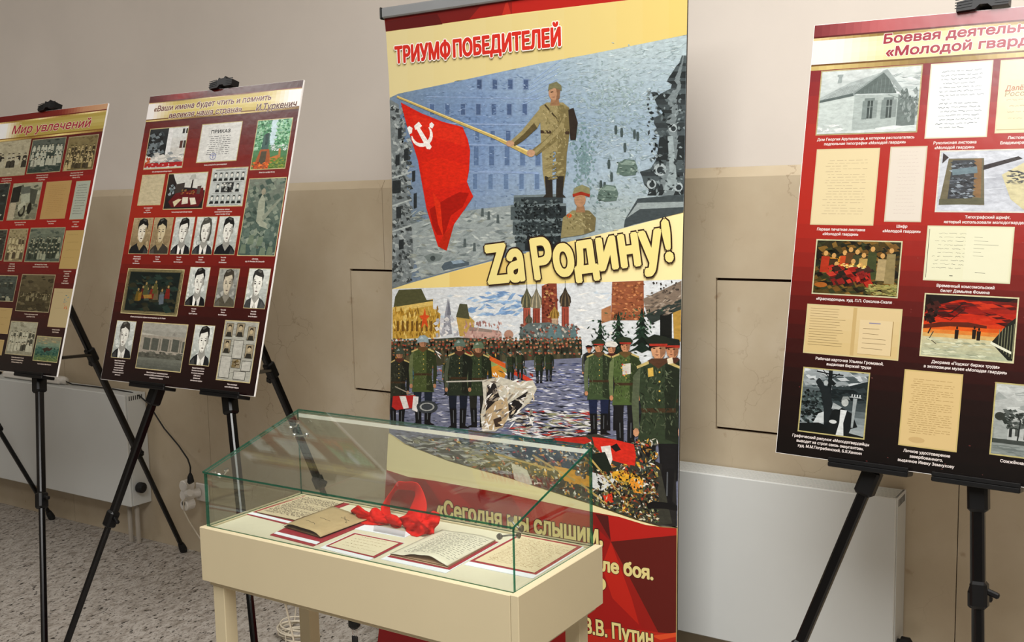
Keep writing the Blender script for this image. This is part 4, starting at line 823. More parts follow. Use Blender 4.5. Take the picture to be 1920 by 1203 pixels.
s = framed(P, t, (1506.4, 687), (1632, 697), (1493.3, 807.8), f, edge='b9ae74', name='picture'); caption(P, t, s, ['Графический рисунок «Молодогвардейцы', 'выводят из строя связь оккупантов»,', 'худ. М.М.Погребинский, Б.Я.Хенкин'], **CC)
s = framed(P, t, (1696.4, 691.7), (1806.5, 699), (1684.8, 833.8), lambda S: (doc(S, 'd8bc84', 'a88c58', 26, R_, .1, .95, .006, False, .1, .85), S.ell(.3, .92, .15, .04, 'c8aa74')), edge='c8b274', name='document'); caption(P, t, s, ['Личное удостоверение', 'завербованного,', 'выданное Ивану Земнухову'], **CC)
def f(S):
    S.vgrad([(0, 'b8bcb8'), (.45, 'a8aca8'), (.7, '8a908c'), (1, '7c8480')], n=8); S.noise(40, ['c4c8c4', '9aa09c'], .2, .06, R_, (0, 0, 1, .4), 5); S.poly('.02,.48 .2,.42 .24,.76 .02,.8', '9aa09c'); S.poly('.2,.55 .7,.5 .7,.78 .2,.78', 'b0b4b0'); S.rect(.22, .56, .26, .74, '262a28'); S.rect(.42, .56, .48, .76, '262a28'); S.rect(.3, .58, .36, .72, '4a4e4a')
    S.noise(90, ['2a302c', '3c423e', '565c58'], .05, .03, R_, (.14, .36, .5, .62), 6); S.line('.34,.8 .36,.5 .3,.4', .02, '262a28'); S.rect(0, .78, 1, .84, '3c423e'); S.noise(30, ['6e7672', '8a928e'], .12, .02, R_, (0, .86, 1, 1), 5); S.ell(.08, .46, .07, .06, '30342f')
s = framed(P, t, (1866.4, 715.6), (2015, 726), (1857.4, 851.7), f, edge='b9ae74'); caption(P, t, s, ['Сожжённая биржа труда'], **CC)
# ---------------------------------------------------------------- roll-up banner
BY = -.4
LP = [(-60, 716), (20, 719.5), (50, 723), (160, 730), (300, 734.5), (400, 736), (540, 735.5), (740, 733), (845, 729), (900, 725), (1100, 716), (1190, 712), (1300, 709)]
RP = [(-60, 1290), (0, 1289), (160, 1286), (330, 1283), (545, 1278), (800, 1274), (1000, 1270), (1203, 1269), (1300, 1268)]
def interp(T, y):
    for (a, b), (c, d) in zip(T, T[1:]):
        if y <= c: return b+(d-b)*(y-a)/(c-a)
    return T[-1][1]
def clampx(x, y): return min(max(x, interp(LP, y)), interp(RP, y)), y
PB = Plane((-2.2, BY, 2.1), (1, 0, 0), (0, 0, -1), .93, clampx)
ban = empty('roll_up_banner', (-1.7, BY+.05, 0), 'tall roll-up banner with red lettering and battle pictures, behind the display case', 'banner')
zt = at_y(719, 28, BY).z; xl_ = at_y(719, 28, BY).x; xr_ = at_y(1289, -60, BY).x; zb = .04
_loc = PB.loc
PB.loc = lambda x, y: (lambda q: (q[0], min(max(q[1], 2.1-zt+.001), 2.1-zb)))(_loc(x, y))
# fabric body with a little thickness
bf = MB(); ys = list(range(-50, 1290, 40)); Lq = [PB.at(*PB.loc(interp(LP, y), y)) for y in ys]; Rq = [PB.at(*PB.loc(interp(RP, y), y)) for y in ys]
Lq = [q for q in Lq]; Rq = [q for q in Rq]
def edge_at(T, z):
    lo, hi = -200., 1500.
    for _ in range(40):
        m_ = (lo+hi)/2; q = at_y(interp(T, m_), m_, BY)
        if q.z > z: lo = m_
        else: hi = m_
    return at_y(interp(T, lo), lo, BY).x
zs = [zt-(zt-zb)*i/30 for i in range(31)]
vs = []; fs = []
for z in zs:
    a, b = edge_at(LP, z), edge_at(RP, z); vs += [(a, BY+.0003, z), (b, BY+.0003, z), (b+.001, BY+.004, z), (a-.001, BY+.012, z)]
for i in range(30): b = i*4; fs += [(b, b+1, b+5, b+4), (b+1, b+2, b+6, b+5), (b+2, b+3, b+7, b+6), (b+3, b, b+4, b+7)]
link('banner_cloth', vs, fs, mat('banner_backing', (40, 34, 30), .6, var=.05), ban)
rl = MB().box((xl_, BY-.012, zt-.012), (xr_+.03, BY+.014, zt+.02), bev=.004); rl.build('top_rail', M['rail'], ban)
MB().box((xl_-.006, BY-.014, zt-.015), (xl_, BY+.016, zt+.022), bev=.003).build('rail_end_cap', M['plastic'], ban)
MB().box((xl_+.02, BY-.09, .0215), (xr_+.0, BY+.09, .046), bev=.01).build('base_cassette', M['rail'], ban)
for x in (xl_+.2, xr_-.15): MB().box((x, BY-.19, 0), (x+.05, BY+.19, .021), bev=.004).build('base_foot', M['plastic'], ban)
MB().tube([(-1.7, BY+.03, .09), (-1.7, BY+.03, zt)], .01, 8).build('support_pole', M['steel'], ban)
G = random.Random(3)
a = Art(PB, 1e-4, 6e-6)
# ground colours of the print
def ztop(x): return 20
a.grid(700, -60, 1300, 1260, 2, 12, lambda x, y: 'd8c684')
a.poly('700,-60 1300,-60 1300,-18 1178,0 960,26 723,59.5 700,62', '6a1512')
a.poly('880,36 900,12 960,2 960,26', '8e1a14'); a.poly('941,29 948,6 952,4 958,26', 'b02a1c'); a.poly('960,3 1300,-60 1300,-18 1178,0 960,26', 'a81e16'); a.poly('723,40 820,26 830,46 723,59', '55100e')
# cream-gold upper band
a.n += 2e-5
for i in range(12):
    x0 = 715+i*49; x1 = x0+49; top = lambda x: 59.5-(x-723)*.1305+ (0); bot = lambda x: 185-(x-725)*.2135+(8 if x < 731 else 0)
    a.poly([(x0, top(x0)), (x1, top(x1)), (x1, bot(x1)+3), (x0, bot(x0)+3)], mixs([(0, 'd2c490'), (.5, 'd0be80'), (1, 'd0b86c')], i/11), keep=True)
a.n += 2e-5
# --- upper picture
z0 = a.n; ground = a; a = Art(PB, z0+1e-5, 6e-6)
TOP = [(700, 196), (731, 183), (747, 175.6), (825, 159.4), (919, 139), (1012, 118.8), (1106, 101.6), (1200, 82.8), (1289, 65), (1300, 62)]
BOT = [(1300, 392), (1281, 397.5), (1160, 430), (1050, 457), (920, 489.6), (843, 510), (770, 530), (735, 541), (700, 548)]
def tz(x, T=None):
    T = T or TOP
    for (p, q), (r, s_) in zip(T, T[1:]):
        if x <= r: return q+(s_-q)*(x-p)/(r-p)
    return T[-1][1]
BOTr = BOT[::-1]
def inpic(x, y): return tz(x)+2 < y < tz(x, BOTr)-2
a.poly(TOP+BOT, '6c7e86')
def sky(x, y):
    h = mixs([(715, '5f6f7c'), (800, '5a7291'), (900, '6680a8'), (980, '7d93ad'), (1060, '8fa3ae'), (1150, 'a4b3b2'), (1290, 'a0afb0')], x)
    d = mixs([(90, 'a9b8c0'), (230, '6c83a4'), (330, '8a9cb4'), (400, '8c9698'), (540, '7d868a')], y)
    return tuple((h[i]*.55+d[i]*.45) for i in range(3))
a.n += 3e-5
for i in range(30):
    x0 = 718+i*19.2; x1 = x0+19.2
    for j in range(22):
        y0 = 66+j*21.5; y1 = y0+21.5; X = (x0+x1)/2
        ya, yb = max(y0, tz(X)), min(y1, tz(X, BOTr))
        if yb > ya: a.poly([(x0, max(y0, tz(x0))), (x1, max(y0, tz(x1))), (x1, min(y1, tz(x1, BOTr))), (x0, min(y1, tz(x0, BOTr)))], sky(X, (ya+yb)/2), keep=True)
a.n += 2e-5
def rg(x0, y0, x1, y1):
    def f(r):
        for _ in range(30):
            x, y = r.uniform(x0, x1), r.uniform(y0, y1)
            if tz(x)+5 < y < tz(x, BOTr)-5: return x, y
        return (900, 300)
    return f
def skc(x, y, r): c = sky(x, y); d = r.uniform(-9, 9); return tuple(max(0, min(255, q+d)) for q in c)
a.scatter(900, rg(735, 70, 1288, 520), skc, (5, 16), (1.5, 4), G, .2, 1.2)
def blend(pal, al):
    def f(x, y, r):
        b = sky(x, y); c = hexc(r.choice(pal)); return tuple(b[i]*(1-al)+c[i]*al for i in range(3))
    return f
# facade with rows of windows
for r, (y, h, hw) in enumerate([(158, 17, 8), (205, 20, 8), (254, 18, 8), (292, 36, 9), (340, 28, 8)]):
    for c_ in range(8):
        x = 812+c_*29-(r*2); 
        if x > 1010 or not inpic(x, y-h/2-4): continue
        wc = mixs([(0, '3c4c6a'), (.5, '4c6184'), (1, '5d7392')], min(1, r/5+G.uniform(0, .3)))
        a.poly([(x-hw/2-1.5, y-h/2-2), (x+hw/2+1.5, y-h/2-2), (x+hw/2+1.5, y+h/2+2), (x-hw/2-1.5, y+h/2+2)], mixs([(0, wc), (1, '93a8c4')], .55)); a.poly([(x-hw/2, y-h/2), (x+hw/2, y-h/2), (x+hw/2, y+h/2), (x-hw/2, y+h/2)], wc)
for y0, y1 in ((184, 186), (233, 236), (272, 275), (322, 326)): a.poly([(800, y0-4), (1010, y0), (1010, y1), (800, y1-4)], '8297b8')
a.scatter(420, rg(790, 140, 1010, 390), blend(['8ea3c4', '4a6288', 'a4b6d0', '5a7298'], .5), (3, 10), (1, 2.4), G, .05, .2)
# slanted ruined roof lines
for i in range(6): a.line([(1000-i*4, 150+i*9), (1052-i*2, 112+i*12)], 1, '8fa8cc')
a.scatter(520, rg(1040, 70, 1288, 300), blend(['d4dedc', 'b4c2c0', '8fa2a4', 'a8bcb8', '7c9092'], .5), (1, 2.4), (6, 17), G, 1.4, .25)
a.scatter(420, rg(1080, 230, 1288, 430), blend(['7c8c8c', '96a5a2', '5c6e6c', 'b0bcb8'], .6), (4, 12), (1.5, 4), G, .4, .6)
a.scatter(320, lambda r: (1150+r.gauss(0, 38), 190+r.gauss(0, 30)), blend(['6f8480', '7c908a', '8a9c94'], .5), (4, 9), (2, 5), G, .6, .8)
a.scatter(200, lambda r: (1095+r.gauss(0, 10), 300+r.gauss(0, 28)), blend(['4f6c68', '5c7a74'], .6), (4, 9), (3, 6), G, 1.2, .5)
for x, y in ((1155, 242), (1166, 247), (1190, 250), (1196, 254), (1172, 275), (1142, 306), (1147, 330), (1127, 345), (1134, 348)): a.poly([(x-2, y-7), (x+2, y-7), (x+3, y+2), (x+2, y+10), (x-2, y+10), (x-3, y)], '3e4a4a')
for x, y in ((1176, 314), (1140, 362)):
    a.poly([(x-20, y+10), (x-16, y-8), (x-4, y-16), (x+14, y-14), (x+20, y), (x+16, y+14), (x-6, y+16)], '54665e'); a.poly([(x-12, y-6), (x-2, y-14), (x+12, y-12), (x+14, y-4)], '77897f'); a.scatter(26, (x-18, y-12, x+18, y+14), ['3a4842', '6c7e74', '8a9a90'], (4, 9), (1.5, 4), G)
# grey ruin at the left and misty ground
a.poly('731,186 748,196 752,240 762,300 764,360 776,420 782,470 770,528 735,541 700,546 700,190', '6f7778')
a.scatter(420, (734, 200, 772, 530), ['464c4c', '8a9292', '5c6364', '9fa6a4', '34393a', '777f80'], (4, 12), (3, 10), G, .1, .7)
for x, y, w_, h in ((744, 350, 16, 26), (748, 398, 9, 24), (753, 458, 9, 20), (750, 250, 7, 22), (762, 290, 8, 24), (746, 300, 8, 22), (776, 330, 6, 22), (779, 376, 6, 30)): a.poly([(x-w_/2, y-h/2+2), (x+w_/2, y-h/2), (x+w_/2, y+h/2-2), (x-w_/2, y+h/2)], '272c2e')
for y in (330, 382, 430): a.line([(736, y+4), (772, y-8)], 3, 'a4acaa')
a.poly('772,420 830,400 1000,380 1010,440 920,487 843,508 790,522 776,480', '8c9594')
a.scatter(260, rg(775, 395, 990, 520), ['7c8686', '9aa3a0', '6a7474', 'a9b0ac', '8a9088'], (8, 24), (2, 6), G, -.15, .3)
for x, y in ((905, 398), (917, 404), (934, 410), (872, 455), (890, 463)): a.poly([(x-2, y-8), (x+2, y-8), (x+3, y+8), (x-3, y+8)], '4c5656')
a.poly('828,500 834,492 846,489 866,487 880,491 880,497 850,503 832,507', '4c5860'); a.poly('846,489 866,487 872,492 850,495', '8496a4'); a.poly('795,480 812,474 832,478 826,488 804,492', '6c7674'); a.ell(812, 484, 5, 5, '3c4444')
# dark lamp pillar at the right edge (turned rings)
def turned(cx, rows, cols, hi):
    a.n += 2e-5
    for (y0, w0), (y1, w1) in zip(rows, rows[1:]):
        a.poly([(cx-w0, y0), (cx+w0, y0), (cx+w1, y1), (cx-w1, y1)], G.choice(cols), keep=True); a.poly([(cx-w0*.55, y0), (cx-w0*.25, y0), (cx-w1*.3, y1), (cx-w1*.6, y1)], hi, keep=True, lift=1e-5)
    a.n += 3e-5
turned(1284, [(104, 5), (112, 8), (118, 10), (124, 16), (134, 22), (146, 30), (152, 33), (158, 24), (166, 26), (176, 46), (186, 56), (196, 52), (206, 44), (212, 40), (220, 56), (230, 58), (240, 52), (246, 58), (254, 46), (262, 48), (280, 50), (300, 54), (316, 64), (322, 84), (330, 80), (345, 76), (356, 66), (366, 70)], ['2e3436', '3c4446', '232829', '454e50'], '6c7678')
a.poly('1196,372 1290,364 1290,398 1190,420 1170,426 1172,412', '3c4446'); a.poly('1176,408 1196,380 1290,378 1290,388 1200,392', '8a9494')
for x, y, r in ((1222, 345, 9), (1262, 240, 8), (1238, 318, 12), (1272, 350, 9)): a.ell(x, y, r, r, '9aa4a6', 12); a.ell(x+1, y+1, r*.6, r*.6, '2a3032', 10)
a.poly('1252,255 1262,255 1270,340 1262,358 1244,356 1256,320', '8a9698')
a.scatter(160, (1215, 170, 1286, 365), ['1c2122', '596365', '7c8789', '2c3335'], (4, 12), (2, 6), G, .1, .8)
# stepped stone block, centre
for y0, y1, w0, c in ((366, 384, 46, '30383a'), (384, 412, 52, '262d2f'), (412, 440, 48, '2e3638'), (440, 470, 42, '1f2527')):
    a.poly([(1010-w0, y0), (1010+w0, y0-3), (1010+w0, y1), (1010-w0, y1)], c); a.poly([(1010-w0, y0), (1010+w0, y0-3), (1010+w0, y0+2), (1010-w0, y0+4)], '6a7678'); a.poly([(1010-w0, y0+4), (1010-w0*.6, y0+4), (1010-w0*.6, y1), (1010-w0, y1)], '465052')
a.scatter(420, (966, 374, 1052, 455), ['14191a', '3c4647', '5f6a6a', '262d2e', '1c2223'], (3, 9), (2, 5), G, .1, .8)
# flag on a pole
a.line([(745, 181), (930, 258), (996, 290)], [4, 6, 9], 'b49c58'); a.line([(745, 180), (930, 256), (996, 286)], [1, 2, 3], 'd8c584')
a.poly('752,192 790,212 830,228 868,238 878,262 882,282 880,320 876,340 882,356 888,368 872,392 852,420 838,470 822,462 812,430 800,390 792,345 784,300 772,262 762,230', 'c41f10')
a.poly('770,212 830,232 868,242 876,275 830,262 786,250', 'cc2814'); a.poly('790,300 830,296 878,310 876,340 850,352 812,356 796,350', 'cb230f'); a.poly('806,392 838,372 862,360 880,362 868,388 846,404 834,440 820,440 812,424', '9c1409'); a.poly('812,360 822,420 832,445 826,380', 'd02c12'); a.poly('838,470 822,462 832,440 852,420', 'b0220e')
# hammer and sickle emblem
E_ = 'e4ded8'
import math as _m
def arc(cx, cy, r0, r1, t0, t1, w0, n=12, rot=0):
    o = []; i_ = []
    for k in range(n+1):
        t_ = t0+(t1-t0)*k/n; wd = w0*(1-abs(2*k/n-1)**2*.75); o.append((cx+(r0+wd)*_m.cos(t_), cy+(r1+wd)*_m.sin(t_))); i_.append((cx+(r0-wd)*_m.cos(t_), cy+(r1-wd)*_m.sin(t_)))
    return o+i_[::-1]
a.poly(arc(791, 252, 18.5, 20, -.75, 3.0, 3.6), E_); a.poly('806,232 810,229 815,234 811,241 806,238', E_); a.poly('780,239 785,235 810,275 807,280 801,279', E_); a.poly('777,236 786,228 792,236 784,243 779,243', E_); a.poly('768,236 774,240 773,249 768,252 764,240', E_)
# khaki soldier standing upright with the pole
K1, K2, K3 = '8c8058', '6f6440', '54492e'
for e, c in ((-1, K1), (1, K2)):
    a.poly([(1040+e*2, 268), (1040+e*24, 268), (1040+e*22, 320), (1040+e*17, 352), (1040+e*5, 352), (1040+e*3, 310)], c); a.poly([(1040+e*4, 330), (1040+e*18, 330), (1040+e*16, 364), (1040+e*22, 370), (1040+e*3, 370)], '2a2620')
a.poly('1012,200 1026,192 1056,192 1068,202 1070,240 1064,284 1016,284 1014,240', K1); a.poly('1046,193 1068,202 1070,240 1064,284 1046,284', K2); a.poly('1014,244 1068,246 1068,252 1014,250', '3a2c20'); a.line([(1022, 196), (1044, 222), (1066, 244)], 3, '3c3220')
a.poly('1014,202 1022,212 1008,240 984,262 966,274 956,266 978,246 996,224', K1); a.poly('1008,240 984,262 966,274 961,270 984,250 1002,230', K3)
a.poly('1058,204 1068,210 1066,242 1040,268 1006,292 994,284 1022,262 1046,236', K2); a.poly('1060,214 1058,240 1034,262 1006,288 998,286 1024,262 1048,238', K1)
a.ell(957, 269, 8, 6, 'b08a6c', 10); a.ell(996, 287, 8, 7, 'b08a6c', 10)
a.poly('1034,186 1048,186 1050,198 1032,198', '8a6648'); a.ell(1040, 174, 11, 14, 'a88062', 14); a.poly('1042,164 1051,168 1050,184 1043,188 1045,174', '7a5a42'); a.poly('1028,170 1030,158 1044,153 1053,160 1054,170 1040,165', '6c6a4c'); a.poly('1033,172 1038,171 1038,173 1033,174', '3a2a20'); a.poly('1034,182 1041,181 1040,183', '6a4034')
a.scatter(150, (1020, 200, 1062, 278), ['9a8e66', '7a6f49', '857951'], (3, 9), (1.2, 3), G, 1.2, .5); a.scatter(70, (1024, 286, 1056, 336), ['94895f', '746844', '7f744e'], (2, 5), (5, 12), G, 1.5, .2)
a.poly('1066,206 1076,202 1084,230 1080,262 1070,262', '2c241e')
# a comrade beside the stone, shoulders and cap
a.poly('1052,446 1056,408 1074,394 1104,394 1118,408 1116,432 1092,440', '847a54'); a.poly('1092,394 1106,395 1118,408 1116,432 1096,438', '6a6040'); a.poly('1082,386 1096,386 1098,398 1080,398', '8a6648'); a.ell(1088, 374, 11, 14, 'a37b5c', 12); a.poly('1074,364 1078,352 1092,346 1106,352 1107,364 1090,360', '7c7a58'); a.poly('1074,364 1090,359 1107,364 1106,369 1090,365 1075,369', '8e2a18'); a.ell(1068, 404, 5, 4, 'c04a20', 8)
a.scatter(90, (1064, 400, 1108, 430), ['9a9068', '6c6240', '7e7450'], (3, 10), (1.2, 3), G, .8, .6)

# lower cream band
z1 = a.n; a.build('upper_picture', M['painting'], ban, label='printed picture of a red flag on a pole over a blue ruined city'); a = ground; a.n = z0+1e-5
a.poly([(700, 549), (735, 541.5), (770, 530.5), (843, 510.5), (920, 490), (1050, 457.5), (1160, 430.5), (1281, 398), (1300, 393), (1300, 524), (1278, 524), (735, 542), (700, 543)], 'e4ce84')
a.poly('1100,446 1300,393 1300,524 1100,530', 'ecdaa0'); a.poly('843,511 960,481 960,535 843,538', 'dec070')
# --- lower picture: square with towers, crowd, officers, heap of coloured cloth
z2 = a.n; a = Art(PB, z2+1e-5, 6e-6)
PT = [(700, 543), (735, 541.5), (1278, 523.5), (1300, 522.5)]
PBt = [(1300, 990), (1271, 988), (1239, 986), (1195, 974), (1108, 944), (961, 897), (844, 864), (760, 832), (728, 812), (700, 800)]
PBr = PBt[::-1]
a.poly(PT+PBt, 'ccd0d2')
def sc2(x, y):
    return mixs([(530, 'b8c4ce'), (580, 'd2d6d8'), (650, 'dcdad4')], y) if (x+y) % 3 < 2 else mixs([(530, '9fb4c8'), (620, 'd8d8d4')], y)
a.scatter(260, lambda r: (r.uniform(810, 1150), r.uniform(548, 650)), ['c6ccd0', 'dadcdc', 'bcc8d2', 'e2e0da', 'd0d4d6', 'c4c8ca'], (10, 30), (2, 6), G, -.1, .3)
a.scatter(50, (880, 548, 980, 590), ['7f9fc4', '98b2cc', '6c8cb4'], (12, 30), (3, 7), G, -.2, .3)
# yellow building left
a.poly('736,580 812,560 812,578 826,588 824,632 736,636', 'b8923c'); a.poly('741,556 748,543 790,541 800,562 812,562 812,566 738,576', '4c4c30'); a.poly('736,576 812,564 812,572 736,586', 'd2b464')
a.scatter(220, (738, 578, 824, 632), ['c8a048', '9a7428', 'd8bc6c', '846020', 'b88c34'], (2, 5), (6, 16), G, 0, .15)
for x in range(744, 822, 9): a.poly([(x, 602), (x+4, 601), (x+4, 620), (x, 621)], '6c4c1c')
a.poly('797,576 799,590 806,592 800,598 803,614 796,606 790,616 792,599 786,592 794,590', 'cc4c1e')
# spires, towers
a.poly('840,558 844,590 848,626 830,628 834,590', '8c8e96'); a.poly('838,590 842,560 846,590', '6c6e78'); a.scatter(40, (815, 595, 866, 628), ['c4c4c8', 'a4a4aa', 'dcd8d4'], (4, 12), (4, 12), G)
a.poly('856,596 863,570 876,570 880,592 890,602 888,632 862,630', 'b4944c'); a.poly('855,594 862,569 876,570 881,598', '4a4a34'); a.poly('880,614 940,622 942,638 868,636', 'b89488'); a.poly('880,612 938,620 940,624 880,620', '8c7a70'); a.scatter(60, (868, 604, 940, 636), ['a87c70', 'c4a498', '98706a'], (2, 5), (5, 10), G)
a.ell(954, 627, 9, 9, 'a8806c', 10)
def dome(x, yb, yt, r, body, cap, capd, hb=None):
    hb = hb or r*.62
    h = yb-yt
    a.poly([(x-hb, yb), (x-hb, yt+h*.42), (x+hb, yt+h*.42), (x+hb, yb)], body)
    for k in range(3): a.poly([(x-hb+k*hb*.7, yb), (x-hb+k*hb*.7, yt+h*.45), (x-hb+k*hb*.7+hb*.25, yt+h*.45), (x-hb+k*hb*.7+hb*.25, yb)], mixs([(0, body), (1, '40201a')], .4))
    y = yt+h*.42; hh = h*.3
    pts = [(x-hb*.9, y), (x-r, y-hh*.3), (x-r*.92, y-hh*.6), (x-r*.4, y-hh*.88), (x, y-hh*1.25), (x+r*.4, y-hh*.88), (x+r*.92, y-hh*.6), (x+r, y-hh*.3), (x+hb*.9, y)]
    a.poly(pts, cap)
    for k in (-.5, 0, .5): a.poly([(x+k*r*1.5-1.2, y-1), (x+k*r*1.2-1, y-hh*.5), (x+k*.3*r, y-hh), (x+k*r*1.2+1, y-hh*.5), (x+k*r*1.5+1.2, y-1)], capd)
    a.line([(x, y-hh*1.2), (x, y-hh*1.6)], 1, '4a4438')
dome(988, 636, 534, 11, '9c4e3c', '4a4a38', '88805c'); dome(1006, 638, 534, 11, '8e4030', '6f6a58', 'a89c80'); dome(1060, 634, 532, 11, '964434', '342e26', '6c5c44')
a.poly('1016,636 1016,536 1028,531 1044,531 1048,636', '7c3a2a'); a.scatter(90, (1018, 534, 1046, 630), ['5c281c', 'a05a3c', 'b88c58', '4a2018'], (3, 8), (3, 6), G); dome(1040, 634, 570, 9, 'b8a084', '9a7838', '6c5020'); dome(992, 634, 585, 7, '7c4234', '3c3c30', '5c5844'); dome(1004, 636, 600, 6, '6c4a3c', '444434', '6c6850')
a.poly('975,618 990,606 1030,604 1070,616 1088,636 1088,650 974,648', '5c6664'); a.scatter(160, (976, 606, 1086, 648), ['7c8a88', '47524f', 'a86450', '39423f', 'b4b0a4', '6c443a'], (3, 9), (3, 8), G)
for x in (1034, 1048, 1076): a.poly([(x-8, 634), (x, 606), (x+8, 634)], '5a7274')
# kremlin-red tower + mausoleum-like block right
a.poly('1146,600 1148,528 1207,526 1208,600', '8c5034'); a.scatter(140, (1148, 530, 1206, 598), ['6c3a24', 'a8683f', '7c4429', 'b87c50'], (3, 10), (2, 5), G); a.poly('1128,580 1146,572 1146,600 1128,606', 'a4704c')
a.poly('1206,560 1278,526 1278,570 1216,600', '77685a'); a.poly('1210,590 1278,560 1278,580 1222,606', '2c3430'); a.poly('1238,590 1260,582 1260,640 1238,640', '141614'); a.poly('1262,586 1278,580 1278,640 1264,640', 'a8843c'); a.scatter(60, (1212, 545, 1276, 590), ['8c7c6a', '564c42', '9a8c7c'], (5, 14), (2, 4), G, -.4, .2); a.scatter(20, (1225, 528, 1276, 550), ['4a4038', '2c2824'], (3, 5), (3, 6), G)
# firs
for x, yt, w_ in ((1126, 600, 22), (1160, 586, 24), (1204, 578, 27)):
    for k in range(7): y = yt+k*11; ww = w_*(.2+.8*k/6); a.poly([(x-ww, y+16), (x-ww*.45, y+7), (x, y-3), (x+ww*.45, y+7), (x+ww, y+16), (x+ww*.4, y+12), (x, y+17), (x-ww*.4, y+12)], ['16241c', '1e3024', '101a14'][k % 3])
    a.scatter(70, lambda r: (x+r.gauss(0, w_*.35), yt+abs(r.gauss(35, 22))), ['24402e', '0e1812', '37543c', '182a1e'], (4, 10), (1.5, 3.5), G, .2, .8)
# massed ranks in the back
a.poly('730,640 860,632 975,640 1090,644 1090,676 970,684 730,700', '3c3a2c')
a.n += 2e-5
for row, (y, n_, h) in enumerate([(640, 60, 9), (647, 56, 10), (655, 50, 12), (666, 40, 15)]):
    for i in range(n_):
        x = 734+(1092-734)*(i+G.random()*.6)/n_; yy = y+G.uniform(-2, 2)-(3 if x > 900 else 0)
        c = G.choice(['3c3c2a', '2c2e22', '4c4832', '22241c', '564c34', '3a2c22'])
        a.poly([(x-3.4, yy+h), (x-3.2, yy+2), (x-1, yy), (x+1, yy), (x+3.2, yy+2), (x+3.4, yy+h)], c, keep=True, lift=row*1e-5)
        a.ell(x, yy-2, 2, 2.6, G.choice(['a86c4c', '8c5438', 'b87c5c', '9a3c2c']), 6, keep=True, lift=row*1e-5+4e-6)
        a.poly([(x-2.6, yy-2.5), (x-1.6, yy-5), (x+1.6, yy-5), (x+2.6, yy-2.5)], G.choice(['4c5a4c', '3a4438', '5c6858', '7c3a28']), keep=True, lift=row*1e-5+7e-6)
a.n += 6e-5
# wet paving
a.poly([(730, 690), (900, 680), (1100, 670), (1110, 720), (1280, 760), (1272, 985), (1239, 984), (1195, 972), (1108, 942), (961, 895), (844, 862), (760, 830), (728, 810)], '6c7084')
def inlow(x0, y0, x1, y1):
    def f(r):
        for _ in range(40):
            x, y = r.uniform(x0, x1), r.uniform(y0, y1)
            if y < tz(x, PBr)-4: return x, y
        return (1150, 800)
    return f
a.scatter(2000, inlow(732, 690, 1200, 880), ['9a9cb4', '4c506c', 'b8b8c8', '343850', '7c80a0', 'c8c8d0', '2a2c38', '5c628c'], (5, 18), (.8, 2.2), G, .02, .12)
a.scatter(260, inlow(990, 680, 1120, 800), ['b4b8cc', '3c4468', '6c74a0', 'd4d4dc', '22242e'], (8, 24), (1, 3), G, 0, .1)
# striped trophies of cloth between the ranks
for pts, c in (('742,668 768,690 772,716 746,700', 'c8862c'), ('770,690 786,704 784,722 768,712', '3c6474'), ('914,662 950,690 950,700 908,680', '8c9c5c'), ('918,666 950,682 948,690 916,674', 'c85a24'), ('935,684 950,700 944,712 914,702 912,690', 'c8862c'), ('885,680 894,700 880,706', 'c8a44c'), ('962,690 1000,712 996,718 960,700', 'c43c28'), ('838,684 852,702 832,706', 'd8d0b8')): a.poly(pts, c)
a.scatter(120, inlow(738, 660, 1000, 720), ['c85a24', 'e0d8c4', '2c3c34', 'c8963c', '484c3c', '8c2c20', 'e8e4dc'], (6, 20), (1.5, 4), G, .5, .4)
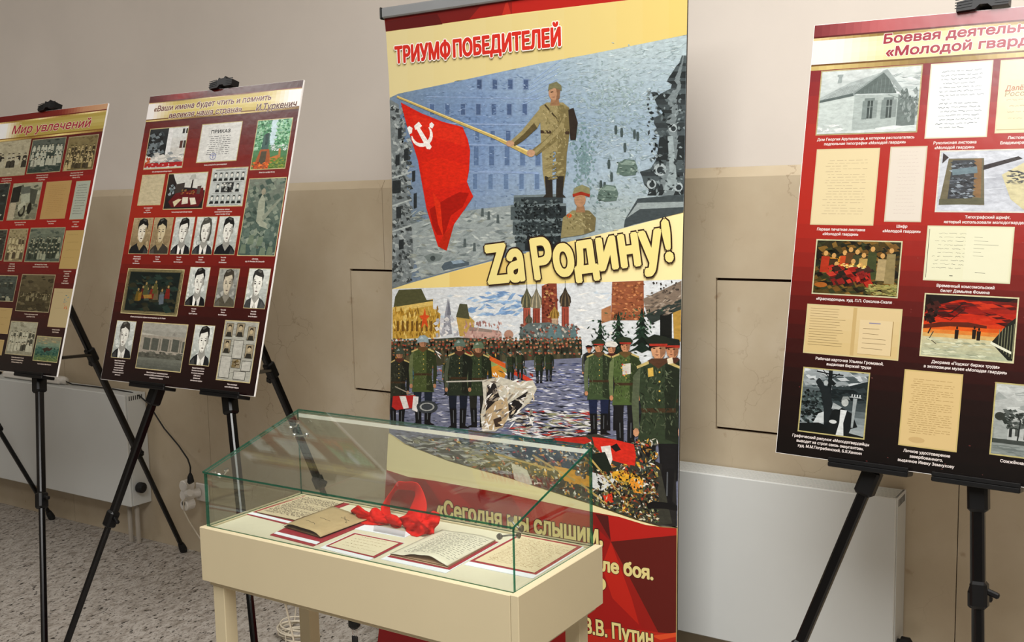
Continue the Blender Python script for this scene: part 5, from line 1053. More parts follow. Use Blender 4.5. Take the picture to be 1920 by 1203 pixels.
# light heap line and lances lying across
a.scatter(420, inlow(960, 770, 1130, 835), ['e4e2dc', 'c8c4b8', '16161a', 'a83028', '8c8c6c', '202024', 'd8d8dc', '3c3c44'], (9, 36), (1.2, 4), G, .02, .15)
def soldier(x, yf, h, coat, trou, hat, facec='a87858', face=0, skirt=.12, boots='101012', dark=None, hatk='helmet', lean=0):
    hd = h*.06; s_ = h*.13; dk = mixs([(0, coat), (1, '0a0c0a')], .45); lt = mixs([(0, coat), (1, 'a8a888')], .28)
    y = lambda f_: yf-h*f_
    for e in (-1, 1):
        a.poly([(x+e*s_*.08, y(.46)), (x+e*s_*.85, y(.46)), (x+e*s_*.75, y(.24)), (x+e*s_*.6, y(.02)), (x+e*s_*1.0, y(.0)), (x+e*s_*.15, y(.0)), (x+e*s_*.16, y(.24))], trou)
        a.poly([(x+e*s_*.14, y(.22)), (x+e*s_*.72, y(.22)), (x+e*s_*.62, y(.03)), (x+e*s_*1.02, y(0)), (x+e*s_*.12, y(0))], boots)
        a.line([(x+e*s_*.4, y(.2)), (x+e*s_*.38, y(.06))], max(1, h*.008), '54585c')
    a.poly([(x-s_*.95, y(.4-skirt*.3)), (x-s_*.75, y(.55)), (x-s_*.95+lean, y(.72)), (x-s_*1.0+lean, y(.8)), (x-s_*.4+lean, y(.85)), (x+s_*.4+lean, y(.85)), (x+s_*1.0+lean, y(.8)), (x+s_*.9+lean, y(.7)), (x+s_*.72, y(.55)), (x+s_*.95, y(.4-skirt*.3))], coat)
    a.poly([(x+s_*.3+lean, y(.84)), (x+s_*.95+lean, y(.79)), (x+s_*.7, y(.55)), (x+s_*.9, y(.4-skirt*.3)), (x+s_*.3, y(.39))], dk)
    for e in (-1, 1):
        a.poly([(x+e*s_*.8+lean, y(.81)), (x+e*s_*1.12+lean, y(.76)), (x+e*s_*1.2, y(.6)), (x+e*s_*1.12, y(.45)), (x+e*s_*.86, y(.45)), (x+e*s_*.88, y(.6))], lt if e < 0 else dk); a.ell(x+e*s_, y(.43), h*.018, h*.026, facec, 7)
    a.poly([(x-s_*.78, y(.57)), (x+s_*.78, y(.57)), (x+s_*.78, y(.545)), (x-s_*.78, y(.545))], '3c2c1c')
    n_ = int(24+h*.5); a.scatter(n_, (x-s_*.8, y(.8), x+s_*.7, y(.42)), [('%02x%02x%02x' % tuple(int(q) for q in lt)), ('%02x%02x%02x' % tuple(int(q) for q in dk))], (h*.015, h*.04), (h*.004, h*.01), G, 1.3, .6)
    a.poly([(x-hd*.4+lean, y(.84)), (x+hd*.4+lean, y(.84)), (x+hd*.4+lean, y(.88)), (x-hd*.4+lean, y(.88))], facec)
    a.ell(x+lean, y(.91), hd*.72, hd*.95, facec, 10); a.poly([(x+hd*.1+lean, y(.95)), (x+hd*.7+lean, y(.95)), (x+hd*.66+lean, y(.89)), (x+hd*.2+lean, y(.86))], mixs([(0, facec), (1, '3a2418')], .4))
    if h > 145:
        fx = x+lean-hd*.12; ey = y(.917)
        for e in (-1, 1): a.poly([(fx+e*hd*.3-hd*.16, ey), (fx+e*hd*.3, ey-hd*.1), (fx+e*hd*.3+hd*.16, ey), (fx+e*hd*.3, ey+hd*.06)], '2a1c16')
        a.poly([(fx-hd*.03, ey), (fx-hd*.16, ey+hd*.4), (fx+hd*.08, ey+hd*.4)], mixs([(0, facec), (1, '5a3826')], .4)); a.poly([(fx-hd*.22, ey+hd*.58), (fx+hd*.2, ey+hd*.58), (fx, ey+hd*.68)], '6a3a30')
        a.poly([(x-s_*.5+lean, y(.845)), (x+lean, y(.80)), (x+s_*.5+lean, y(.845)), (x+s_*.3+lean, y(.86)), (x-s_*.3+lean, y(.86))], mixs([(0, coat), (1, '8c2a20')], .35))
        for e in (-1, 1): a.poly([(x+e*s_*.45+lean, y(.845)), (x+e*s_*.98+lean, y(.815)), (x+e*s_*.95+lean, y(.80)), (x+e*s_*.42+lean, y(.828))], 'b8a468')
        for k in range(4): a.ell(x+s_*.05+lean*.5, y(.78-k*.055), h*.006, h*.006, 'c8a850', 6)
    if hatk == 'helmet': a.poly([(x-hd*1.05+lean, y(.905)), (x-hd*.98+lean, y(.95)), (x-hd*.5+lean, y(.985)), (x+hd*.4+lean, y(.99)), (x+hd*.95+lean, y(.96)), (x+hd*1.1+lean, y(.905)), (x+lean, y(.915))], hat); a.poly([(x-hd*.6+lean, y(.95)), (x-hd*.2+lean, y(.98)), (x+hd*.1+lean, y(.955))], mixs([(0, hat), (1, 'dce4e4')], .5))
    else:
        a.poly([(x-hd*.9+lean, y(.93)), (x-hd*1.35+lean, y(.97)), (x-hd*.4+lean, y(1.0)), (x+hd*.8+lean, y(.985)), (x+hd*1.2+lean, y(.955)), (x+hd*.85+lean, y(.93))], hat); a.poly([(x-hd*.86+lean, y(.928)), (x-hd*.9+lean, y(.945)), (x+hd*.88+lean, y(.945)), (x+hd*.85+lean, y(.928))], '9c2c20' if hatk == 'red' else hat); a.poly([(x-hd*1.0+lean, y(.918)), (x-hd*.86+lean, y(.932)), (x+hd*.3+lean, y(.93))], '0c0c0c')
for x, yf, h in ((840, 740, 70), (895, 716, 56), (958, 720, 62), (976, 712, 56), (1012, 718, 64), (1030, 714, 60)): soldier(x, yf, h, '26301f', '181c18', '46544a')
soldier(746, 800, 150, '2a2c22', '1c1e22', '3c4438', lean=4); soldier(794, 796, 170, '44502a', '18202c', '8fa0a4'); soldier(898, 800, 162, '2e3a24', '20201c', '5c6c54'); soldier(860, 802, 168, '242c20', '141a26', '5a6c60', lean=3)
a.line([(838, 715), (905, 713)], 2.4, 'b8b4a8'); a.line([(742, 724), (780, 742)], 2, '8c8474')
# pale gathered standard cloth
a.poly('905,712 940,706 972,716 1000,712 1008,728 996,752 972,772 948,792 930,808 906,808 902,780 908,748', 'c4bfae'); a.poly('914,722 930,716 938,744 924,768 912,772', '24201e'); a.poly('954,756 992,732 978,764 956,786', '1e1b1c'); a.poly('912,770 930,752 952,744 956,776 944,800 922,806 908,800', 'b49c78')
a.scatter(120, (906, 710, 1004, 806), ['e0dcd2', 'a89c88', '8c8478', 'c8b89c', 'f0ece4', '6c6258'], (6, 20), (2, 5), G, -.6, .6); a.poly('926,786 940,780 942,788 934,792 944,798 930,800', '3a2c24')
a.poly('738,742 780,740 776,764 744,768 736,762', 'a82420'); a.poly('750,742 762,742 768,764 758,766', 'd8d4cc'); a.poly('776,742 786,743 784,772 774,768', 'd8d4d0'); a.ell(802, 762, 20, 12, '34383c', 16); a.ell(802, 762, 14, 8, '9a9c98', 14); a.ell(802, 762, 11, 6, '3a3e42', 12)
# officers on the right
for x, yf, h, c, tr, ht, hk in ((1106, 738, 92, '1c1e20', '141618', '181a1c', 'red'), (1148, 806, 168, '16181c', '141418', 'd0cdc4', 'cap'), (1124, 814, 180, '3a4a2e', '18203a', '2a3424', 'red'), (1215, 830, 150, '1c2024', '141414', '4a5a3c', 'cap'), (1174, 832, 202, '46582e', '161618', '26301f', 'red'), (1262, 900, 268, '22281e', '121214', '1a1e1a', 'red')): soldier(x, yf, h, c, tr, ht, 'b8805c', hatk=hk)
a.poly('1186,828 1222,860 1268,880 1271,986 1239,983 1195,971 1150,955 1120,880', '201f1e')
soldier(1236, 948, 322, '2c3826', '141416', '1e241c', 'c08c68', hatk='red')
a.poly('1216,690 1226,688 1227,704 1217,706', 'c8a44c'); a.poly('1252,672 1262,669 1264,680 1254,682', 'd8ccb0'); a.poly('1168,682 1184,680 1184,700 1169,702', 'c8c4b8'); a.scatter(8, (1166, 680, 1184, 704), ['c03c30', 'd8b04c'], (2, 5), (2, 4), G)
# heap of cloth and poles at the bottom right
a.poly('760,826 800,818 900,826 1000,822 1060,820 1120,812 1200,840 1240,880 1262,980 1239,984 1195,972 1108,942 961,895 844,862 770,834', '34342c')
a.scatter(1600, inlow(770, 822, 1235, 985), ['14161a', '2c3028', 'b8b4a0', '8c6428', 'c88c30', '20201c', 'dcd8cc', '4c5a3c', '5c3c24', 'a83c24', '3a4a44', 'd8a83c', '6c6c5c'], (4, 13), (1.5, 5), G, .4, .7)
a.scatter(200, inlow(760, 820, 960, 900), ['6c7078', '9a9c9c', '4c5048', 'b8b8ae', '7c7c64'], (10, 30), (2, 6), G, .05, .2)
a.poly('1112,818 1150,822 1190,832 1194,852 1192,872 1170,868 1150,862 1130,850 1116,834', 'c8281a'); a.poly('1040,820 1100,818 1112,826 1090,834 1050,830', 'b4281c'); a.poly('1128,836 1146,834 1150,860 1146,872 1132,852', 'dcd8d0'); a.poly('1110,850 1136,846 1150,880 1140,900 1120,896 1112,870', '182018'); a.poly('1146,836 1158,830 1166,842 1156,846', '1a1414')
a.poly('1112,884 1140,892 1160,886 1150,906 1128,920 1112,912', 'c8ccc8'); a.poly('1146,884 1170,880 1200,890 1206,904 1196,918 1176,906 1150,896', 'd8a02c'); a.poly('1040,872 1080,880 1112,894 1108,912 1060,900', 'd0942c'); a.poly('960,866 990,880 1000,906 984,912 966,896', 'c8c4b4'); a.poly('1180,896 1208,900 1206,924 1190,922', 'e0902c'); a.poly('1132,928 1148,922 1152,940 1138,944', 'c8341c')
for p0, p1 in (((1000, 852), (1080, 900)), ((1090, 905), (1140, 944)), ((930, 850), (1040, 880)), ((1110, 860), (1185, 950))): a.line([p0, p1], 3.4, 'b89c58')
a.scatter(420, inlow(1120, 880, 1235, 985), ['0e100e', '26281c', '4c5230', '7c3c1c', 'c8c4a8', '181a14', '8c7c3c'], (3, 11), (1.5, 5), G, .6, .8)
a.poly('1213,944 1226,938 1262,942 1262,952 1216,952', '0c0c0e'); a.poly('1246,952 1240,944 1271,946 1271,956', '0c0c0e')
# cream wave, dark red facets
a.build('lower_picture', M['painting'], ban, label='printed painting of ranks and officers on a city square'); z3 = a.n; a = Art(PB, z3+1e-5, 6e-6)
a.poly([(700, 800), (728, 812), (760, 832), (844, 864), (961, 897), (1108, 944), (1195, 974), (1239, 986), (1212, 982.6), (1162, 967.5), (1108, 957.5), (1034, 942), (960, 926), (860, 908), (822, 901), (768, 893), (727, 880), (700, 872)], 'e6d8a6')
a.poly([(700, 872), (727, 880), (768, 893), (822, 901), (860, 908), (960, 926), (1034, 942), (1108, 957.5), (1162, 967.5), (1212, 982.6), (1239, 986.5), (1271, 989), (1300, 990), (1300, 1290), (700, 1290)], '941410')
for pts, c in (('1108,958 1140,964 1147,1014 1112,980', '7c1512'), ('1118,962 1142,966 1147,1012', '4c1512'), ('1147,1014 1142,966 1162,968 1212,983 1239,987 1271,990 1271,1002', 'aa1b14'), ('1147,1014 1271,1002 1271,1186 1236,1184', '58150f'), ('1147,1014 1236,1184 1205,1175 1186,1120', '8e1710'), ('1147,1014 1186,1120 1200,1170 1150,1120 1130,1060', 'b01f12'), ('1147,1014 1130,1060 1128,1140 1108,1100 1108,1000', '8a140f'), ('1236,1184 1271,1186 1271,1200 1230,1210 1100,1290 1090,1180 1180,1176', 'ae2414'), ('1222,1190 1271,1184 1271,1192 1240,1198', 'd04a24'), ('727,884 800,900 840,960 760,990 716,1000', '7a1a14'), ('840,905 960,928 1000,990 900,960', '8c1712'), ('800,900 842,907 900,962 860,975', 'a01a12'), ('960,928 1060,950 1050,1010 1000,990', 'a41a12'), ('700,1100 1100,1180 1100,1290 700,1290', '7c100e'), ('1010,990 1100,1000 1106,1060 1060,1100', '84130f')): a.poly(pts, c)
a.poly('700,1178 870,1200 870,1290 700,1290', '7a0e12')
ART_TOP = max(a.n, z1, z3)+1e-4
a.build('lower_print', M['banner'], ban, label='cream wave and dark red facets'); ground.build('upper_print', M['banner'], ban, label='dark red top strip and cream gold bands')
tt = Art(PB, ART_TOP)
tt.text('ТРИУМФ', (743.8, 118.5), (846, 107.8), 30, 'c42a1e', .045, ('ece6e0', .09), -.02)
tt.text('ПОБЕДИТЕЛЕЙ', (853, 107), (1052.5, 85.3), 31.5, 'c42a1e', .045, ('ece6e0', .09), -.02)
tt.build('title_lettering', M['banner'], ban); tt = Art(PB, ART_TOP)
tt.text('Zа', (919, 529.5), (984, 523), 72, 'e2d287', .04, ('2c1a12', .07), 0)
tt.text('Родину!', (1007, 521.5), (1262, 486), 72, 'e2d287', .04, ('2c1a12', .07), 0)
tt.build('slogan_lettering', M['banner'], ban)
tt = Art(PB, ART_TOP)
tt.text('«Сегодня мы слышим,', (822, 966), (1131, 1019), 31, 'd8c884', .035, ('3c1410', .07), 0)
tt.build('quotation_lettering', M['banner'], ban); tt = Art(PB, ART_TOP)
tt.text('ле боя.', (1131, 1068.5), (1225.6, 1085), 24, 'd8c884', .045, ('3c1410', .075), 0)
tt.text('о', (1118, 1101), (1137, 1104), 27, 'd8c884', .045, ('3c1410', .075), 0)
tt.build('quotation_lettering', M['banner'], ban); tt = Art(PB, ART_TOP)
tt.text('В.В. Путин', (1098, 1184), (1226, 1209), 28, 'd8c884', .035, ('3c1410', .065), 0)
tt.build('quotation_lettering', M['banner'], ban)
# ---------------------------------------------------------------- display case
DO = Vector((-1.902804, -1.446076, .797263)); DW, DD, DH = .869668, .33342, .127025; VA = .010681
MD = Matrix.Translation(DO) @ Matrix.Rotation(VA, 4, 'Z')
def dc(x, y, z=0): return MD @ Vector((x, y, z))
DU, DV = Vector((math.cos(VA), math.sin(VA), 0)), Vector((-math.sin(VA), math.cos(VA), 0))
case = empty('display_case', dc(DW/2, DD/2, -DO.z), 'cream display table with a sloping glass lid, standing in front of the banner', 'display case')
T = .018; e = .0008
MB().box((0, 0, -DH), (DW-T-e, T, 0), MD, .0012).build('front_panel', M['cabinet'], case)
MB().box((DW-T, .0, -DH), (DW, DD, .0015), MD, .0012).build('side_panel', M['cabinet'], case)
MB().box((0, T+e, -DH), (T, DD, 0), MD, .0012).build('side_panel', M['cabinet'], case)
MB().box((T+e, DD-T, -DH), (DW-T-e, DD, 0), MD, .0012).build('back_panel', M['cabinet'], case)
MB().box((T+.0005, T+.0005, -.02), (DW-T-.0005, DD-T-.0005, -.004), MD, .001).build('deck', M['deck'], case)
MB().box((.012, .012, -DH-.012), (DW-.012, DD-.012, -DH-.0005), MD, .001).build('underside_board', M['cabinet'], case)
LW = .036
for x in (.02, DW-.03-LW):
    for y in (.013, DD-.014-LW): MB().box((x, y, -DO.z), (x+LW, y+LW, -DH-.012), MD, .0015).build('leg', M['cabinet'], case)
# glass
g0x, g1x, g0y, g1y, hF, hB, th = .0115, DW-.0165, .0125, DD-.0105, .128, .2165, .005
def pane(name, poly, nrm, t_=th):
    """poly: corner points of the outer face in case space"""
    n = Vector(nrm).normalized(); o = [Vector(p) for p in poly]; i_ = [p-n*t_ for p in o]; k = len(o)
    vs = [MD @ p for p in o+i_]; fs = [tuple(range(k)), tuple(range(k, 2*k))[::-1]]+[(j, j+k, (j+1) % k+k, (j+1) % k) for j in range(k)]
    link(name, vs, fs, [M['glass'], M['glass_edge']], case, slots=[0, 0]+[1]*k)
sl = Vector((0, g1y-g0y, hB-hF)).normalized(); up = Vector((0, -sl.z, sl.y))
pane('front_glass', [(g0x, g0y, 0), (g1x, g0y, 0), (g1x, g0y, hF-.004), (g0x, g0y, hF-.004)], (0, -1, 0))
pane('back_glass', [(g0x, g1y, 0), (g0x, g1y, hB-.004), (g1x, g1y, hB-.004), (g1x, g1y, 0)], (0, 1, 0))
pane('side_glass', [(g0x, g0y+th, 0), (g0x, g0y+th, hF-.003), (g0x, g1y-th, hB-.006), (g0x, g1y-th, 0)], (-1, 0, 0))
pane('side_glass', [(g1x, g0y+th, 0), (g1x, g1y-th, 0), (g1x, g1y-th, hB-.006), (g1x, g0y+th, hF-.003)], (1, 0, 0))
pane('top_glass', [(g0x-.002, g0y-.003, hF+.0015), (g1x+.002, g0y-.003, hF+.0015), (g1x+.002, g1y+.002, hB+.0015), (g0x-.002, g1y+.002, hB+.0015)], up)
MB().box((g0x+th+.002, g1y-th-.0022, hB-.0165), (g1x-th-.002, g1y-th-.0004, hB-.0075), MD).build('seal_strip', mat('milky_seal', (222, 220, 210), .4, var=.03), case)
def clamp(p, n, q=None, m2=None):
    c = MB(); p = Vector(p); n = Vector(n)
    c.tube([dc(*p), dc(*(p+n*.004)), dc(*(p+n*.006))], [.006, .006, .004], 12)
    if q is not None:
        q = Vector(q); m2 = Vector(m2); c.tube([dc(*q), dc(*(q+m2*.004)), dc(*(q+m2*.006))], [.006, .006, .004], 12); c.tube([dc(*(p+n*.003)), dc(*((p+q)/2+(n+m2)*.004)), dc(*(q+m2*.003))], .002, 6)
    c.build('glass_clamp', M['steel'], case)
zt_ = lambda y: hF+(hB-hF)*(y-g0y)/(g1y-g0y)-.004
for sx, x in ((1, g0x+th), (-1, g1x-th)):
    clamp((x, g1y-.024, hB*.72), (sx, 0, 0), (x+sx*.026, g1y-th, hB*.72), (0, -1, 0))
    clamp((x, g1y-.035, zt_(g1y-.035)-.026), (sx, 0, 0), (x+sx*.026, g1y-.035, zt_(g1y-.035)-.006), tuple(-up))
    clamp((x, g0y+.03, hF*.8), (sx, 0, 0), (x+sx*.03, g0y+th, hF*.8), (0, 1, 0)) if sx < 0 else None
    clamp((x, g0y+.04, zt_(g0y+.04)-.024), (sx, 0, 0), (x+sx*.026, g0y+.04, zt_(g0y+.04)-.006), tuple(-up))
# ---- papers: corners in photograph pixels on the deck
ZD = DO.z-.004
def dk(px, z=0): 
    q = at_z(px[0], px[1], ZD+z); return q
def sheet(verts, t_, name, m, parent, **k):
    o = [Vector(v) for v in verts]; n = len(o); b = [Vector((v.x, v.y, v.z-t_)) for v in o]
    return link(name, o+b, [tuple(range(n))[::-1], tuple(range(n, 2*n))]+[(i, (i+1) % n, (i+1) % n+n, i+n) for i in range(n)], m, parent, **k)
class DP(Plane):
    def __init__(s, z, k=.85): super().__init__((0, 0, z), (1, 0, 0), (0, 1, 0), k)
def quadmap(Q, z):
    A_, B_, C_, D_ = [dk(q, z) for q in Q]
    return lambda u, v: A_*(1-u)*(1-v)+B_*u*(1-v)+C_*u*v+D_*(1-u)*v
def card_thing(name, label, cat, card, red, label_strip=None):
    c = [dk(q, .0016) for q in card]; ctr = sum(c, Vector())/4
    t = empty(name, (ctr.x, ctr.y, ZD), label, cat, 'papers laid out under the glass')
    sheet(c, .0014, 'mount_card', M['white_card'] if red else M['red_card'], t)
    if red: sheet([dk(q, .0021) for q in red], .0004, 'red_mount', M['red_card'], t)
    if label_strip: 
        sheet([dk(q, .0023) for q in label_strip], .0004, 'caption_strip', M['white_card'], t)
    return t
def ink(Q, z, t, bg, inkc, rows, rng, hand=True, m=.08, th=.01, cov=.9, name='written_sheet', t_=.0006, bow=0, k=1.0):
    P_ = DP(ZD+z, k); a = Art(P_); a.p.N = Vector((0, 0, 1))
    qm = quadmap(Q, z)
    class S2: pass
    S = Sub.__new__(Sub); S.a = a
    def m_(u, v): q = qm(u, v); return q.x, q.y
    S.m = m_; doc(S, bg, inkc, rows, rng, m, cov, th, hand, .08, .93)
    sheet([qm(0, 0)-Vector((0, 0, 1e-4)), qm(1, 0)-Vector((0, 0, 1e-4)), qm(1, 1)-Vector((0, 0, 1e-4)), qm(0, 1)-Vector((0, 0, 1e-4))], t_, 'paper_sheet', M['brown_inside'], t)
    # Plane V axis is +y so positions are direct
    return a.build(name, M['paper'], t)
RP_ = random.Random(5)
# Q order: far-left, far-right, near-right, near-left on the deck
t = card_thing('manuscript', 'densely handwritten yellowed sheet on red card at the back left of the case', 'document', [(574, 928), (661, 942), (545, 984), (461, 963)], None, [(470, 958.5), (552, 978.5), (548, 982), (462.5, 962)])
ink([(575, 928.5), (645, 941), (553, 974), (481, 959)], .0045, t, 'c2b294', '6a5c4e', 30, RP_, True, .03, .018, .98, t_=.0018)
t = card_thing('folded_letter', 'thick folded brown letter on red card with a white caption strip', 'document', [(616, 952), (693, 979), (587, 1023), (506, 1002)], None, [(513, 999.5), (593, 1020), (600, 1015.5), (519, 996)])
qm = quadmap([(624, 951), (692, 975), (601, 1010), (530, 989)], .002); vs = []; fs = []; n = 10
for i in range(n+1):
    for j in range(n+1):
        u, v = i/n, j/n; q = qm(u, v); lift = .004+.012*math.sin(math.pi*min(1, (1-u)*.9+.05))*v*1.0*(u < 1)+.002*math.sin(u*9)*v; vs.append(q+Vector((0, 0, lift)))
fs = [(i*(n+1)+j, i*(n+1)+j+1, (i+1)*(n+1)+j+1, (i+1)*(n+1)+j) for i in range(n) for j in range(n)]
o = link('folded_cover', vs, fs, mat('brown_paper', (176, 152, 112), .75, var=.1, vscale=30, bump=.2, bscale=80), t, smooth=True); sm = o.modifiers.new('s', 'SOLIDIFY'); sm.thickness = .0007
for k_, hh in enumerate((.0028, .0036)):
    sheet([qm(.03, .02)+Vector((0, 0, hh)), qm(.97, .02)+Vector((0, 0, hh)), qm(.985, .985)+Vector((0, 0, hh)), qm(.02, .985)+Vector((0, 0, hh))], .0006, 'inner_sheet', M['brown_inside'], t)
wr = MB()
for c0, c1 in (((.35, .5), (.62, .52)), ((.25, .72), (.55, .76)), ((.62, .22), (.9, .4)), ((.6, .28), (.85, .3))):
    pts = []
    for k_ in range(9):
        u = c0[0]+(c1[0]-c0[0])*k_/8; v = c0[1]+(c1[1]-c0[1])*k_/8+RP_.uniform(-.02, .02); lift = .004+.012*math.sin(math.pi*min(1, (1-u)*.9+.05))*v+.002*math.sin(u*9)*v; pts.append(qm(u, v)+Vector((0, 0, lift+.0003)))
    wr.tube(pts, .00045, 4)
wr.build('pencil_writing', mat('pencil_grey', (84, 70, 52), .8, var=.05), t)
t = card_thing('small_letter', 'small pale letter in a red border near the front edge, left of the open notebook', 'document', [(664.5, 998), (758, 1017), (691.5, 1049.5), (600, 1026)], [(664.5, 998.5), (757, 1017.3), (702, 1045), (610.5, 1023)])
ink([(666, 1001), (748, 1017.5), (700, 1042), (617, 1022.5)], .0027, t, 'cfc3a8', '8e7c60', 5, RP_, True, .12, .018, .7)
t = card_thing('open_notebook', 'open notebook with curled handwritten page on red-edged card', 'notebook', [(830, 993), (936, 1016), (836, 1073.5), (714, 1047)], [(829, 994), (935, 1015.5), (843, 1067.5), (726, 1043)])
qm = quadmap([(829, 995), (929, 1014), (838.5, 1064), (731, 1040.5)], .003); vs = []; n = 16; cols = []
def curl(u, v): return .0035+(.0135*math.sin(math.pi*u**1.6)+.001*math.sin(u*20))*(.25+.75*v)
for i in range(n+1):
    for j in range(n+1): vs.append(qm(i/n, j/n)+Vector((0, 0, curl(i/n, j/n))))
fs = [(i*(n+1)+j, i*(n+1)+j+1, (i+1)*(n+1)+j+1, (i+1)*(n+1)+j) for i in range(n) for j in range(n)]
o = link('curled_page', vs, fs, mat('cream_page', (206, 199, 180), .7, var=.03, vscale=30), t, smooth=True); sm = o.modifiers.new('s', 'SOLIDIFY'); sm.thickness = .0006
for k_, hh in enumerate((.0008, .002, .003)):
    sheet([qm(0, .0)+Vector((0, 0, hh)), qm(1, .0)+Vector((0, 0, hh)), qm(1, 1-.01*k_)+Vector((0, 0, hh)), qm(0, 1-.01*k_)+Vector((0, 0, hh))], .0008, 'page_block', M['brown_inside'] if k_ % 2 else mat('page_edge', (204, 168, 136), .8, var=.1), t)
wr = MB()
for r in range(17):
    v = .1+.82*r/17; u = .14
    while u < .92:
        l = RP_.uniform(.03, .08); pts = [qm(u+l*k_/3, v+RP_.uniform(-.008, .008)) for k_ in range(4)]
        pts = [p+Vector((0, 0, curl(u+l*k_/3, v)+.0004)) for k_, p in enumerate(pts)]; wr.tube(pts, .00035, 3, False); u += l+RP_.uniform(.015, .03)
wr.build('ink_writing', mat('ink_grey', (104, 98, 96), .8, var=.05), t, kind='stuff')
t = card_thing('letter', 'large yellowed letter in a red border at the right end of the case', 'document', [(974, 1000.5), (1096, 1024), (999.5, 1083.5), (870, 1057.5)], [(974, 1001), (1092, 1024), (1005, 1076.5), (880, 1051.5)])
ink([(976, 1003.5), (1082, 1024.5), (1002, 1073), (890, 1050)], .0027, t, 'd2c1a0', '9a7e5c', 20, RP_, True, .08, .012, .9)
# scarf label
t = empty('caption_card', tuple(dk((716, 995)).xy)+(ZD,), 'white caption card with a clear plastic holder in front of the red scarf', 'label')
sheet([dk(q, .0012) for q in [(690, 981), (775, 999), (759, 1007), (662, 990.5)]], .001, 'card', M['white_card'], t)
a_, b_ = dk((700.5, 994.8), .0012), dk((758.7, 1006.2), .0012); hh = Vector((0, .006, .021)); d_ = (b_-a_).cross(Vector((0, 0, 1))).normalized()*.0016
link('clear_holder', [a_, b_, b_+hh, a_+hh, a_+d_, b_+d_, b_+hh+d_, a_+hh+d_], [(0, 1, 2, 3), (7, 6, 5, 4), (0, 4, 5, 1), (1, 5, 6, 2), (2, 6, 7, 3), (3, 7, 4, 0)], M['acrylic'], t)
# ---- red neckerchief: tied ring with knot and two ruffled tails
def inv(q): return MD.inverted() @ q
def sp(px, py, y):
    """photograph point on the vertical plane y (case space); pushed down to the deck where it would sink in"""
    d = ray(px, py); Ci = inv(CAM); di = MD.to_3x3().inverted() @ d
    p = Ci+di*((y-Ci.y)/di.y)
    if p.z < .0: p = Ci+di*((-.002-Ci.z)/di.z)
    return p
sq = empty('red_scarf', dc(*(inv(dk((745, 985))).xy), -.004), 'red cotton neckerchief tied in a knot, standing on the case deck', 'scarf')
yb = inv(dk((745, 985))).y
def patch(name, out, y, bulge=.012, seed=0, rings=7, fold=.006, fs_=60, ctr=None):
    n = 64; pts = [tuple(q) for q in out]; L = []; per = []
    for i in range(len(pts)): per.append(math.dist(pts[i][:2], pts[(i+1) % len(pts)][:2]))
    tot = sum(per)
    for k in range(n):
        s_ = tot*k/n; i = 0
        while s_ > per[i]: s_ -= per[i]; i += 1
        f_ = s_/per[i]; p, q = pts[i], pts[(i+1) % len(pts)]; L.append([p[j]+(q[j]-p[j])*f_ for j in range(2)]+[(p[2] if len(p) > 2 else 0)*(1-f_)+(q[2] if len(q) > 2 else 0)*f_])
    cx = sum(q[0] for q in L)/n; cy = sum(q[1] for q in L)/n; co = sum(q[2] for q in L)/n
    if ctr: cx, cy = ctr
    vs = []; 
    for r in range(rings+1):
        rr = r/rings
        for q in L:
            X = cx+(q[0]-cx)*rr; Y = cy+(q[1]-cy)*rr; o_ = co*(1-rr)+q[2]*rr
            w_ = noise.noise(Vector((X/fs_*3, Y/fs_*3, seed)))*fold*1.3+noise.noise(Vector((X/fs_*8, Y/fs_*5, seed+9)))*fold*.9
            vs.append(dc(*sp(X, Y, y+o_-bulge*math.cos(rr*math.pi/2)+w_)))
    fs = []
    for r in range(rings):
        for k in range(n): fs.append((r*n+k, r*n+(k+1) % n, (r+1)*n+(k+1) % n, (r+1)*n+k))
    o = link(name, vs, fs, M['scarf'], sq, smooth=True); m_ = o.modifiers.new('t', 'SOLIDIFY'); m_.thickness = .0012
    return o
def band(name, A, B, y0, seed=0, fold=.003, n=8):
    vs = []; k = len(A)
    for i in range(k):
        for j in range(n+1):
            f_ = j/n; a1, b1 = A[i], B[i]; X = a1[0]+(b1[0]-a1[0])*f_; Y = a1[1]+(b1[1]-a1[1])*f_; o_ = a1[2]+(b1[2]-a1[2])*f_-.006*math.sin(math.pi*f_)
            w_ = noise.noise(Vector((X/9, Y/9, seed)))*fold
            vs.append(dc(*sp(X, Y, y0+o_+w_)))
    fs = [(i*(n+1)+j, i*(n+1)+j+1, (i+1)*(n+1)+j+1, (i+1)*(n+1)+j) for i in range(k-1) for j in range(n)]
    o = link(name, vs, fs, M['scarf'], sq, smooth=True); m_ = o.modifiers.new('s', 'SUBSURF'); m_.levels = 1; m_.render_levels = 1; m_ = o.modifiers.new('t', 'SOLIDIFY'); m_.thickness = .0012
Aout = [(738, 976, 0), (724, 970, .0), (713, 958, .01), (713, 950, .02), (722, 937, .03), (730, 925, .035), (739, 915, .04), (743, 905, .042), (748, 901, .045), (756, 904, .048), (768, 902.5, .05), (780, 903, .05), (786, 908, .047), (794, 922, .04), (799, 938, .03), (801, 953, .02), (797, 966, .01), (772, 974, .0), (750, 978, 0)]
Bin = [(741, 972, .01), (737, 968, .02), (732, 962, .04), (731, 950, .055), (732, 938, .06), (736, 930, .065), (742, 920, .07), (746, 917, .07), (750, 917, .07), (757, 918, .075), (766, 919, .075), (776, 920, .075), (779, 922, .07), (778, 932, .055), (773, 942, .04), (768, 953, .03), (763, 962, .02), (756, 969, .012), (748, 972, .01)]
band('neck_loop', Aout, Bin, yb+.005, 3)
